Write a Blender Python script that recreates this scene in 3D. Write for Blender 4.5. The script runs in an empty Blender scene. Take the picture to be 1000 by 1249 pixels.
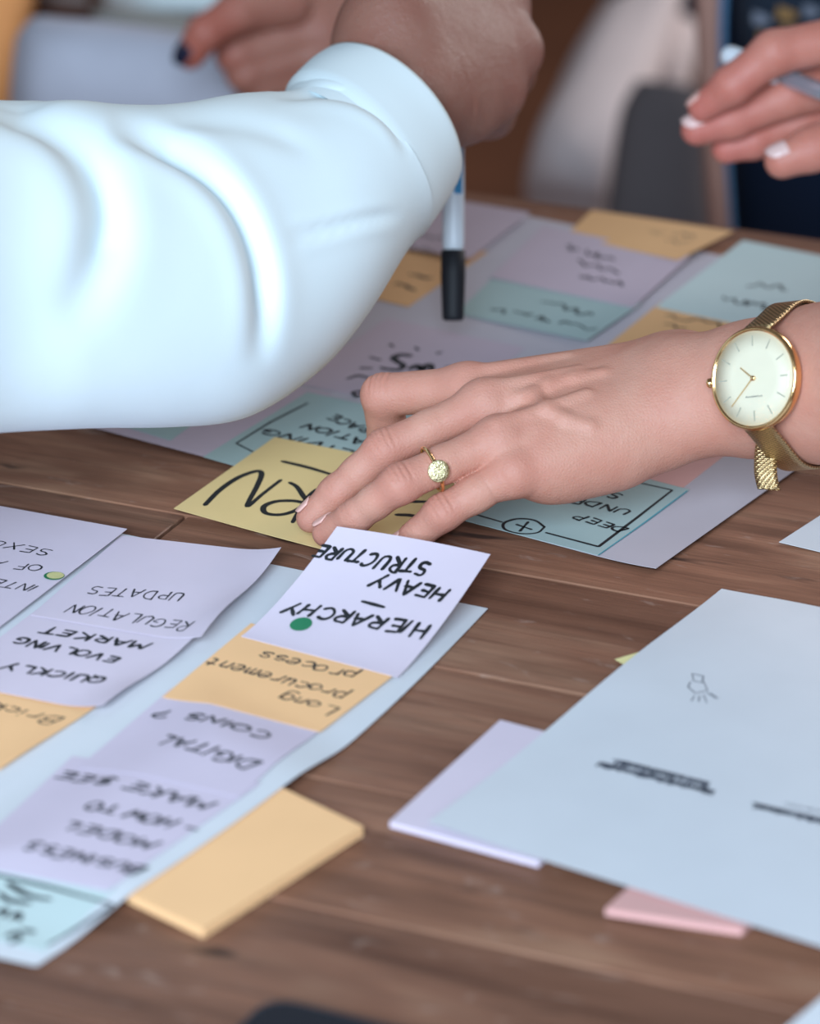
import bpy, math, random
import numpy as np
from mathutils import Vector, Matrix

random.seed(7)
rng = np.random.RandomState(11)
scene = bpy.context.scene
COL = scene.collection

# ------------------------------------------------------------------ camera
F_PX = 4500.0                       # focal length in pixels of the 1000 x 1249 frame
PITCH = math.radians(23.0)
DIST = 1.607                        # camera to table point at the picture centre
CAM = np.array([0.0, -DIST * math.cos(PITCH), DIST * math.sin(PITCH)])
FWD = np.array([0.0, math.cos(PITCH), -math.sin(PITCH)])
UPV = np.array([0.0, math.sin(PITCH), math.cos(PITCH)])
RGT = np.array([1.0, 0.0, 0.0])
cd = bpy.data.cameras.new('camera')
cd.sensor_fit = 'HORIZONTAL'
cd.sensor_width = 24.0
cd.lens = 24.0 * F_PX / 1000.0
cd.clip_start = 0.05
cd.clip_end = 60
cd.dof.use_dof = True
cd.dof.focus_distance = 1.565
cd.dof.aperture_fstop = 5.4
cam = bpy.data.objects.new('camera', cd)
COL.objects.link(cam)
cam.location = CAM
cam.rotation_euler = (math.pi / 2 - PITCH, 0, 0)
scene.camera = cam

# ------------------------------------------------------------------ world, lights, exposure
w = bpy.data.worlds.new('world')
scene.world = w
w.use_nodes = True
bg = w.node_tree.nodes['Background']
bg.inputs[0].default_value = (0.80, 0.82, 0.90, 1)
bg.inputs[1].default_value = 0.15


def area(name, loc, target, size, size_y, power, color):
    l = bpy.data.lights.new(name, 'AREA')
    l.shape = 'RECTANGLE'
    l.size = size
    l.size_y = size_y
    l.energy = power
    l.color = color
    o = bpy.data.objects.new(name, l)
    COL.objects.link(o)
    o.location = loc
    o.rotation_euler = (Vector(target) - Vector(loc)).to_track_quat('-Z', 'Y').to_euler()
    return o


area('window_light_front', (-0.35, -2.05, 0.98), (-0.04, -0.1, 0), 1.2, 0.95, 74, (0.66, 0.83, 1.0))
area('window_light_back', (2.3, 2.6, 1.35), (0.15, 0.1, 0), 1.2, 1.4, 48, (1.0, 0.95, 0.93))

scene.view_settings.view_transform = 'Standard'
scene.view_settings.look = 'None'
scene.view_settings.exposure = 0.25
scene.view_settings.gamma = 1.0
scene.view_settings.use_curve_mapping = False


# ------------------------------------------------------------------ geometry helpers
def ray(px, py):
    return FWD + (px - 500.0) / F_PX * RGT - (py - 624.5) / F_PX * UPV


def UZ(px, py, z=0.0):
    """world point seen at a pixel, at height z (metres) above the table top"""
    d = ray(px, py)
    return CAM + d * ((z - CAM[2]) / d[2])


def UD(px, py, depth):
    """world point seen at a pixel, at a distance along the view axis"""
    return CAM + ray(px, py) * depth


def PROJ(p):
    p = np.asarray(p, float) - CAM
    d = p @ FWD
    return np.stack([500 + F_PX * (p @ RGT) / d, 624.5 - F_PX * (p @ UPV) / d], -1)


def lin(c):
    c = np.array(c, float) / 255.0
    return tuple(np.where(c <= 0.04045, c / 12.92, ((c + 0.055) / 1.055) ** 2.4))


def mesh_obj(name, verts, faces, mat=None, parent=None, origin=None, smooth=True):
    verts = np.asarray(verts, float)
    if origin is None:
        origin = np.zeros(3) if parent is not None else np.array(
            [verts[:, 0].mean(), verts[:, 1].mean(), verts[:, 2].min()])
    origin = np.asarray(origin, float)
    off = origin.copy()
    if parent is not None:
        off = origin + world_origin(parent)
    me = bpy.data.meshes.new(name)
    me.from_pydata((verts - off).tolist(), [], [tuple(int(i) for i in f) for f in faces])
    me.update()
    if smooth:
        me.polygons.foreach_set('use_smooth', [True] * len(me.polygons))
    if mat is not None:
        me.materials.append(mat)
    o = bpy.data.objects.new(name, me)
    COL.objects.link(o)
    o.location = origin
    if parent is not None:
        o.parent = parent
    return o


def world_origin(o):
    v = np.zeros(3)
    while o is not None:
        v = v + np.array(o.location)
        o = o.parent
    return v


def tag(o, label=None, cat=None, group=None, kind=None):
    if label:
        o['label'] = label
    if cat:
        o['category'] = cat
    if group:
        o['group'] = group
    if kind:
        o['kind'] = kind
    return o


def empty(name, loc, label, cat, group=None):
    o = bpy.data.objects.new(name, None)
    o.empty_display_size = 0.02
    COL.objects.link(o)
    o.location = loc
    return tag(o, label, cat, group)


def box_vf(x0, x1, y0, y1, z0, z1, bev=0.0):
    """box with a chamfer on its upper edges"""
    b = bev
    if b <= 0:
        v = [(x0, y0, z0), (x1, y0, z0), (x1, y1, z0), (x0, y1, z0), (x0, y0, z1), (x1, y0, z1), (x1, y1, z1), (x0, y1, z1)]
        f = [(3, 2, 1, 0), (4, 5, 6, 7), (0, 1, 5, 4), (1, 2, 6, 5), (2, 3, 7, 6), (3, 0, 4, 7)]
        return v, f
    v = [(x0, y0, z0), (x1, y0, z0), (x1, y1, z0), (x0, y1, z0),
         (x0, y0, z1 - b), (x1, y0, z1 - b), (x1, y1, z1 - b), (x0, y1, z1 - b),
         (x0 + b, y0 + b, z1), (x1 - b, y0 + b, z1), (x1 - b, y1 - b, z1), (x0 + b, y1 - b, z1)]
    f = [(3, 2, 1, 0), (8, 9, 10, 11)]
    for i in range(4):
        j = (i + 1) % 4
        f.append((i, j, 4 + j, 4 + i))
        f.append((4 + i, 4 + j, 8 + j, 8 + i))
    return v, f


def unit(v):
    v = np.asarray(v, float)
    return v / np.linalg.norm(v)


def catmull(pts, n):
    """n samples along a Catmull-Rom spline through pts (rows of any width)"""
    P = np.asarray(pts, float)
    P = np.vstack([2 * P[0] - P[1], P, 2 * P[-1] - P[-2]])
    m = len(P) - 3
    out = []
    for u in np.linspace(0, m - 1e-9, n):
        i = int(u)
        t = u - i
        p0, p1, p2, p3 = P[i:i + 4]
        out.append(0.5 * (2 * p1 + (p2 - p0) * t + (2 * p0 - 5 * p1 + 4 * p2 - p3) * t * t + (3 * p1 - p0 - 3 * p2 + p3) * t ** 3))
    return np.array(out)


def tube_vf(path, radii, seg=16, cap=True):
    path = np.asarray(path, float)
    n = len(path)
    radii = np.broadcast_to(np.asarray(radii, float), (n,))
    tan = np.gradient(path, axis=0)
    tan /= np.linalg.norm(tan, axis=1)[:, None]
    ref = np.array([0, 0, 1.0]) if abs(tan[0][2]) < 0.9 else np.array([1.0, 0, 0])
    V, Fc = [], []
    u = unit(np.cross(tan[0], ref))
    for i in range(n):
        u = unit(u - tan[i] * (u @ tan[i]))
        b = np.cross(tan[i], u)
        for k in range(seg):
            a = 2 * math.pi * k / seg
            V.append(path[i] + radii[i] * (math.cos(a) * u + math.sin(a) * b))
    for i in range(n - 1):
        for k in range(seg):
            k2 = (k + 1) % seg
            Fc.append((i * seg + k, i * seg + k2, (i + 1) * seg + k2, (i + 1) * seg + k))
    if cap:
        Fc.append(tuple(range(seg))[::-1])
        Fc.append(tuple((n - 1) * seg + k for k in range(seg)))
    return V, Fc


def lathe_vf(profile, C, axis, xdir, seg=48):
    """profile: (radius, height) pairs swept about axis through C"""
    axis = unit(axis)
    xd = unit(np.asarray(xdir) - axis * (np.asarray(xdir) @ axis))
    yd = np.cross(axis, xd)
    V, Fc = [], []
    for r, h in profile:
        for k in range(seg):
            a = 2 * math.pi * k / seg
            V.append(np.asarray(C) + axis * h + r * (math.cos(a) * xd + math.sin(a) * yd))
    for i in range(len(profile) - 1):
        for k in range(seg):
            k2 = (k + 1) % seg
            Fc.append((i * seg + k, i * seg + k2, (i + 1) * seg + k2, (i + 1) * seg + k))
    Fc.append(tuple(range(seg))[::-1])
    Fc.append(tuple((len(profile) - 1) * seg + k for k in range(seg)))
    return V, Fc


# ------------------------------------------------------------------ materials
def nodes_of(name):
    m = bpy.data.materials.new(name)
    m.use_nodes = True
    nt = m.node_tree
    return m, nt, nt.nodes['Principled BSDF']


def setin(b, **kw):
    for k, v in kw.items():
        key = k.replace('_', ' ')
        if key in b.inputs:
            b.inputs[key].default_value = v


def mat_plain(name, rgb, rough=0.6, metal=0.0, var=0.0, scale=60.0, bump=0.0, bscale=400.0, spec=0.5, trans=0.0):
    m, nt, b = nodes_of(name)
    c = lin(rgb)
    setin(b, Roughness=rough, Metallic=metal, Specular_IOR_Level=spec)
    b.inputs['Base Color'].default_value = (*c, 1)
    tc = nt.nodes.new('ShaderNodeTexCoord')
    if var > 0:
        n = nt.nodes.new('ShaderNodeTexNoise')
        n.inputs['Scale'].default_value = scale
        n.inputs['Detail'].default_value = 4
        nt.links.new(tc.outputs['Object'], n.inputs['Vector'])
        r = nt.nodes.new('ShaderNodeValToRGB')
        r.color_ramp.elements[0].position = 0.3
        r.color_ramp.elements[1].position = 0.7
        r.color_ramp.elements[0].color = (*[x * (1 - var) for x in c], 1)
        r.color_ramp.elements[1].color = (*[min(1, x * (1 + var)) for x in c], 1)
        nt.links.new(n.outputs['Fac'], r.inputs[0])
        nt.links.new(r.outputs[0], b.inputs['Base Color'])
    if bump > 0:
        n2 = nt.nodes.new('ShaderNodeTexNoise')
        n2.inputs['Scale'].default_value = bscale
        n2.inputs['Detail'].default_value = 3
        nt.links.new(tc.outputs['Object'], n2.inputs['Vector'])
        bp = nt.nodes.new('ShaderNodeBump')
        bp.inputs['Strength'].default_value = bump
        bp.inputs['Distance'].default_value = 0.0005
        nt.links.new(n2.outputs['Fac'], bp.inputs['Height'])
        nt.links.new(bp.outputs[0], b.inputs['Normal'])
    return m


def mat_paper(name, rgb, rough=0.75):
    return mat_plain(name, rgb, rough, var=0.02, scale=30, bump=0.04, bscale=900, spec=0.35)


def mat_wood(name, a, b_, c, seed=0.0):
    m, nt, b = nodes_of(name)
    L = nt.links.new
    N = nt.nodes.new
    tc = N('ShaderNodeTexCoord')
    oi = N('ShaderNodeObjectInfo')
    mul = N('ShaderNodeMath'); mul.operation = 'MULTIPLY'; mul.inputs[1].default_value = 37.0
    L(oi.outputs['Random'], mul.inputs[0])
    add = N('ShaderNodeVectorMath'); add.operation = 'ADD'
    comb = N('ShaderNodeCombineXYZ')
    for i in range(3):
        L(mul.outputs[0], comb.inputs[i])
    L(tc.outputs['Object'], add.inputs[0]); L(comb.outputs[0], add.inputs[1])

    def noise(sx, sy, det, dist=0.0):
        mp = N('ShaderNodeMapping'); mp.inputs['Scale'].default_value = (sx, sy, sy)
        L(add.outputs[0], mp.inputs[0])
        n = N('ShaderNodeTexNoise'); n.inputs['Scale'].default_value = 1.0
        n.inputs['Detail'].default_value = det; n.inputs['Distortion'].default_value = dist
        n.inputs['Roughness'].default_value = 0.6
        L(mp.outputs[0], n.inputs['Vector'])
        return n.outputs['Fac']
    grain = noise(6, 110, 5, 0.5)
    broad = noise(5, 22, 3, 0.6)
    fine = noise(30, 700, 3)
    worn = noise(45, 130, 5, 0.8)
    knots = noise(18, 60, 2, 0.3)

    def ramp(fac, stops):
        r = N('ShaderNodeValToRGB')
        e = r.color_ramp.elements
        e[0].position, e[0].color = stops[0][0], (*stops[0][1], 1)
        e[1].position, e[1].color = stops[-1][0], (*stops[-1][1], 1)
        for p, cc in stops[1:-1]:
            k = e.new(p); k.color = (*cc, 1)
        L(fac, r.inputs[0])
        return r.outputs[0]

    def mix(f, c1, c2, mode='MIX'):
        x = N('ShaderNodeMix'); x.data_type = 'RGBA'; x.blend_type = mode
        if isinstance(f, float):
            x.inputs[0].default_value = f
        else:
            L(f, x.inputs[0])
        L(c1, x.inputs[6]); L(c2, x.inputs[7])
        return x.outputs[2]
    A, B, C = lin(a), lin(b_), lin(c)
    base = ramp(broad, [(0.30, A), (0.52, B), (0.72, C)])
    g = ramp(grain, [(0.30, (0.45, 0.42, 0.40)), (0.5, (0.92, 0.92, 0.92)), (0.70, (1.18, 1.16, 1.14))])
    col = mix(0.62, base, g, 'MULTIPLY')
    fg = ramp(fine, [(0.35, (0.75, 0.74, 0.73)), (0.65, (1.1, 1.1, 1.1))])
    col = mix(0.6, col, fg, 'MULTIPLY')
    # per plank tone
    tone = ramp(oi.outputs['Random'], [(0.0, (0.80, 0.78, 0.78)), (1.0, (1.15, 1.12, 1.08))])
    col = mix(1.0, col, tone, 'MULTIPLY')
    # worn pale flecks
    wf = ramp(worn, [(0.62, (0, 0, 0)), (0.74, (0.55, 0.55, 0.55))])
    pale = N('ShaderNodeRGB'); pale.outputs[0].default_value = (*lin((176, 150, 136)), 1)
    col = mix(wf, col, pale.outputs[0])
    kf = ramp(knots, [(0.26, (0.85, 0.85, 0.85)), (0.33, (0, 0, 0))])
    dark = N('ShaderNodeRGB'); dark.outputs[0].default_value = (*lin((45, 30, 26)), 1)
    col = mix(kf, col, dark.outputs[0])
    L(col, b.inputs['Base Color'])
    setin(b, Roughness=0.5, Specular_IOR_Level=0.35)
    bp = N('ShaderNodeBump'); bp.inputs['Strength'].default_value = 0.35; bp.inputs['Distance'].default_value = 0.0006
    L(fine, bp.inputs['Height'])
    bp2 = N('ShaderNodeBump'); bp2.inputs['Strength'].default_value = 0.25; bp2.inputs['Distance'].default_value = 0.001
    L(grain, bp2.inputs['Height']); L(bp.outputs[0], bp2.inputs['Normal'])
    L(bp2.outputs[0], b.inputs['Normal'])
    return m


def mat_skin(name, rgb, red, sss=0.25, bump=0.35, rough=0.5):
    m, nt, b = nodes_of(name)
    L = nt.links.new
    N = nt.nodes.new
    tc = N('ShaderNodeTexCoord')
    n = N('ShaderNodeTexNoise'); n.inputs['Scale'].default_value = 55; n.inputs['Detail'].default_value = 5
    L(tc.outputs['Object'], n.inputs['Vector'])
    r = N('ShaderNodeValToRGB')
    c = lin(rgb)
    r.color_ramp.elements[0].position = 0.35
    r.color_ramp.elements[1].position = 0.68
    r.color_ramp.elements[0].color = (c[0] * 0.97, c[1] * 0.88, c[2] * 0.86, 1)
    r.color_ramp.elements[1].color = (c[0] * 1.03, c[1] * 1.05, c[2] * 1.05, 1)
    L(n.outputs['Fac'], r.inputs[0])
    at = N('ShaderNodeAttribute'); at.attribute_name = 'flush'
    x = N('ShaderNodeMix'); x.data_type = 'RGBA'
    L(at.outputs['Fac'], x.inputs[0]); L(r.outputs[0], x.inputs[6])
    x.inputs[7].default_value = (*lin(red), 1)
    L(x.outputs[2], b.inputs['Base Color'])
    setin(b, Roughness=rough, Subsurface_Weight=sss, Subsurface_Scale=0.0035, Specular_IOR_Level=0.4)
    b.inputs['Subsurface Radius'].default_value = (1.0, 0.35, 0.2)
    v = N('ShaderNodeTexVoronoi'); v.inputs['Scale'].default_value = 620; v.feature = 'DISTANCE_TO_EDGE'
    L(tc.outputs['Object'], v.inputs['Vector'])
    n2 = N('ShaderNodeTexNoise'); n2.inputs['Scale'].default_value = 240; n2.inputs['Detail'].default_value = 4
    L(tc.outputs['Object'], n2.inputs['Vector'])
    ad = N('ShaderNodeMath'); ad.operation = 'ADD'
    L(v.outputs['Distance'], ad.inputs[0]); L(n2.outputs['Fac'], ad.inputs[1])
    bp = N('ShaderNodeBump'); bp.inputs['Strength'].default_value = bump; bp.inputs['Distance'].default_value = 0.0007
    L(ad.outputs[0], bp.inputs['Height'])
    L(bp.outputs[0], b.inputs['Normal'])
    return m


def mat_cloth(name, rgb, rough=0.85, weave=900, bump=0.2, var=0.04):
    m = mat_plain(name, rgb, rough, var=var, scale=18, bump=bump, bscale=weave, spec=0.25)
    return m


def mat_mesh_band(name, rgb):
    m, nt, b = nodes_of(name)
    L = nt.links.new
    N = nt.nodes.new
    setin(b, Roughness=0.34, Metallic=1.0)
    tc = N('ShaderNodeTexCoord')
    mp = N('ShaderNodeMapping'); L(tc.outputs['UV'], mp.inputs[0])
    wv = N('ShaderNodeTexWave'); wv.inputs['Scale'].default_value = 1.1; wv.bands_direction = 'DIAGONAL'
    wv2 = N('ShaderNodeTexWave'); wv2.inputs['Scale'].default_value = 1.4; wv2.bands_direction = 'Y'
    L(mp.outputs[0], wv.inputs['Vector']); L(mp.outputs[0], wv2.inputs['Vector'])
    mu = N('ShaderNodeMath'); mu.operation = 'MULTIPLY'
    L(wv.outputs['Fac'], mu.inputs[0]); L(wv2.outputs['Fac'], mu.inputs[1])
    r = N('ShaderNodeValToRGB')
    c = lin(rgb)
    r.color_ramp.elements[0].color = (*[k * 0.4 for k in c], 1)
    r.color_ramp.elements[1].color = (*[min(1, k * 1.15) for k in c], 1)
    r.color_ramp.elements[1].position = 0.5
    L(mu.outputs[0], r.inputs[0]); L(r.outputs[0], b.inputs['Base Color'])
    bp = N('ShaderNodeBump'); bp.inputs['Strength'].default_value = 0.7; bp.inputs['Distance'].default_value = 0.0004
    L(mu.outputs[0], bp.inputs['Height']); L(bp.outputs[0], b.inputs['Normal'])
    return m


def mat_glass(name):
    m, nt, b = nodes_of(name)
    nt.nodes.remove(b)
    N = nt.nodes.new
    L = nt.links.new
    t = N('ShaderNodeBsdfTransparent'); g = N('ShaderNodeBsdfGlossy')
    g.inputs['Roughness'].default_value = 0.05
    mx = N('ShaderNodeMixShader')
    mx.inputs[0].default_value = 0.022; L(t.outputs[0], mx.inputs[1]); L(g.outputs[0], mx.inputs[2])
    L(mx.outputs[0], nt.nodes['Material Output'].inputs[0])
    return m


M = {}
M['wood'] = mat_wood('table_wood', (111, 75, 58), (144, 102, 81), (173, 134, 109))
M['wood_dark'] = mat_plain('table_underframe_wood', (70, 46, 36), 0.6, var=0.25, scale=20)
M['floor'] = mat_plain('floor_boards', (112, 70, 48), 0.5, var=0.25, scale=3)
M['wall'] = mat_plain('wall_paint', (92, 66, 52), 0.8, var=0.08, scale=2)
M['white'] = mat_paper('white_paper', (210, 213, 218))
M['grey_paper'] = mat_paper('poster_paper', (186, 180, 188))
M['lilac'] = mat_paper('lilac_note', (206, 194, 210))
M['pale'] = mat_paper('pale_lilac_note', (214, 201, 214))
M['pinklilac'] = mat_paper('mauve_note', (190, 174, 186))
M['orange'] = mat_paper('orange_note', (244, 194, 142))
M['deeporange'] = mat_paper('amber_note', (222, 174, 124))
M['yellow'] = mat_paper('yellow_note', (226, 198, 140))
M['paleyellow'] = mat_paper('pale_yellow_note', (232, 222, 160))
M['teal'] = mat_paper('teal_note', (162, 183, 182))
M['paleteal'] = mat_paper('pale_teal_note', (190, 207, 206))
M['pink'] = mat_paper('pink_note', (216, 166, 160))
M['ink'] = mat_plain('marker_ink', (26, 30, 34), 0.5, var=0.1)
M['softink'] = mat_plain('fineliner_ink', (50, 52, 60), 0.6, var=0.1)
M['printink'] = mat_plain('printer_ink', (58, 66, 82), 0.7, var=0.1)
M['tealink'] = mat_plain('teal_ink', (70, 150, 165), 0.6, var=0.1)
M['green'] = mat_plain('green_sticker', (20, 120, 78), 0.4, var=0.06, spec=0.5)
M['goldfoil'] = mat_plain('gold_foil', (232, 226, 160), 0.3, metal=0.25, var=0.1, scale=200)
M['skin'] = mat_skin('skin_fair', (196, 142, 123), (176, 102, 88), sss=.15, rough=.58)
M['skin_tan'] = mat_skin('skin_tanned', (142, 98, 84), (138, 82, 72), bump=0.6)
M['skin_back'] = mat_skin('skin_ruddy', (196, 128, 112), (190, 100, 92))
M['skin_far'] = mat_skin('skin_warm', (178, 124, 108), (186, 96, 80))
M['nail'] = mat_plain('fingernail', (230, 196, 190), 0.22, var=0.03, spec=0.6)
M['nail_soft'] = mat_plain('bare_fingernail', (226, 178, 166), 0.3, var=0.04, spec=0.5)
M['darknail'] = mat_plain('dark_nail_polish', (30, 34, 56), 0.15, var=0.05)
M['shirt'] = mat_cloth('white_shirt_cotton', (228, 242, 246), 0.95, bump=0.1, var=0.015)
M['gold'] = mat_plain('gold_metal', (236, 192, 136), 0.16, metal=1.0, var=0.03, scale=90)
M['goldtex'] = mat_plain('hammered_gold', (240, 210, 164), 0.4, metal=1.0, var=0.45, scale=700, bump=1.0, bscale=1300)
M['band'] = mat_mesh_band('gold_mesh_band', (222, 190, 140))
M['dial'] = mat_plain('watch_dial', (224, 216, 190), 0.55, var=0.02, scale=80)
M['dialmark'] = mat_plain('dial_marker', (168, 164, 146), 0.4, var=0.05)
M['glass'] = mat_glass('watch_crystal_glass')
M['penwhite'] = mat_plain('white_plastic', (218, 226, 234), 0.35, var=0.03)
M['penblue'] = mat_plain('blue_print', (60, 140, 190), 0.4, var=0.05)
M['black'] = mat_plain('black_plastic', (10, 13, 22), 0.65, var=0.1)
M['silver'] = mat_plain('silver_metal', (190, 200, 214), 0.25, metal=0.7, var=0.05)
M['navy'] = mat_cloth('navy_fabric', (14, 28, 50), 0.9)
M['navyprint'] = mat_cloth('dark_printed_fabric', (34, 44, 58), 0.9)
M['printgrey'] = mat_cloth('grey_print', (120, 126, 140), 0.9)
M['printgold'] = mat_cloth('ochre_print', (150, 116, 74), 0.9)
M['tan'] = mat_cloth('tan_trim', (178, 136, 122), 0.8)
M['bluetrim'] = mat_cloth('blue_piping', (96, 140, 180), 0.8)
M['paletrouser'] = mat_cloth('pale_trouser_fabric', (222, 208, 208), 0.9)
M['charcoal'] = mat_cloth('charcoal_fabric', (104, 97, 99), 0.9)
M['denim'] = mat_cloth('grey_blue_denim', (196, 198, 212), 0.9, var=0.06)
M['paletop'] = mat_cloth('pale_top_fabric', (222, 232, 234), 0.9)
M['olive'] = mat_cloth('grey_belt', (150, 152, 150), 0.9)
M['orangefab'] = mat_cloth('orange_upholstery', (252, 172, 108), 0.85)
M['chairwood'] = mat_plain('dark_chair_wood', (84, 52, 38), 0.5, var=0.2, scale=30)
M['dark_slab'] = mat_plain('dark_phone_body', (44, 46, 54), 0.4, var=0.05)
M['darkglass'] = mat_plain('dark_screen', (30, 33, 40), 0.15, var=0.03)

# ------------------------------------------------------------------ room and table
FLOOR_Z = -0.75
v, f = box_vf(-4.5, 4.5, -4, 6.5, FLOOR_Z - 0.05, FLOOR_Z)
tag(mesh_obj('floor', v, f, M['floor'], smooth=False), 'dark brown wooden floor beyond the table', None, None, 'structure')
v, f = box_vf(-4.5, 4.5, 6.5, 6.6, FLOOR_Z, 1.9)
tag(mesh_obj('wall_back', v, f, M['wall'], smooth=False), 'brown back wall of the room', None, None, 'structure')

eA, eB = UZ(566, 232), UZ(1000, 291)
GRAIN = math.atan2(eB[1] - eA[1], eB[0] - eA[0])
gx = np.array([math.cos(GRAIN), math.sin(GRAIN), 0])
gy = np.array([-gx[1], gx[0], 0])
T0 = eA - gx * 0.0                       # a point on the far edge
table = empty('wooden_table', (float(T0[0]), float(T0[1]), FLOOR_Z),
              'long rustic brown plank table covered with papers', 'table')
table.rotation_euler = (0, 0, GRAIN)
TL0, TL1 = -1.35, 1.25                   # table length range along the grain


def table_part(name, vf, mat):
    vv, ff = vf
    me = bpy.data.meshes.new(name)
    me.from_pydata([tuple(p) for p in vv], [], ff)
    me.materials.append(mat)
    o = bpy.data.objects.new(name, me)
    COL.objects.link(o)
    o.parent = table
    return o


H = -FLOOR_Z
# plank joints (distance from the far edge) measured from the photograph
def joint(px, py):
    return float((UZ(px, py) - T0) @ gy)


joints = [0.0, joint(700, 262) - 0.055, joint(60, 560) + 0.10, joint(560, 686), joint(500, 806), joint(500, 972), joint(500, 1135)]
joints = [0.0]
j2 = joint(560, 686)
k = 3
for i in range(1, k):
    joints.append(j2 * i / k)
joints += [j2, joint(500, 806), joint(500, 970), joint(500, 1130), joint(500, 1330), joint(500, 1580)]
butt = {3: [float((UZ(205, 645) - T0) @ gx)], 1: [0.35], 4: [1.0], 6: [-0.55], 7: [0.3]}
for i in range(len(joints) - 1):
    y1, y0 = joints[i], joints[i + 1]
    cuts = [TL0] + butt.get(i, []) + [TL1]
    for a, b in zip(cuts[:-1], cuts[1:]):
        g = 0.0009
        dz = random.uniform(-0.0006, 0.0)
        o = table_part('plank', box_vf(a + g - (a + b) / 2, b - g - (a + b) / 2, y0 + g - (y0 + y1) / 2, y1 - g - (y0 + y1) / 2,
                                       -0.035, 0.0, 0.0005), M['wood'])
        o.location = ((a + b) / 2, (y0 + y1) / 2, H + dz - 0.0002)
yN = joints[-1]
for nm, vf in (('apron', box_vf(TL0 + .12, TL1 - .12, -.12, -.10, H - .13, H - .0362)),
               ('apron', box_vf(TL0 + .12, TL1 - .12, yN + .10, yN + .12, H - .13, H - .0362)),
               ('leg', box_vf(TL0 + .10, TL0 + .18, -.18, -.10, 0, H - .0362)),
               ('leg', box_vf(TL1 - .18, TL1 - .10, -.18, -.10, 0, H - .0362)),
               ('leg', box_vf(TL0 + .10, TL0 + .18, yN + .10, yN + .18, 0, H - .0362)),
               ('leg', box_vf(TL1 - .18, TL1 - .10, yN + .10, yN + .18, 0, H - .0362))):
    table_part(nm, vf, M['wood_dark'])

# ------------------------------------------------------------------ stroke lettering
def arc(cx, cy, rx, ry, a0, a1, n=10):
    return [(cx + rx * math.cos(math.radians(a0 + (a1 - a0) * i / n)), cy + ry * math.sin(math.radians(a0 + (a1 - a0) * i / n))) for i in range(n + 1)]


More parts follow.
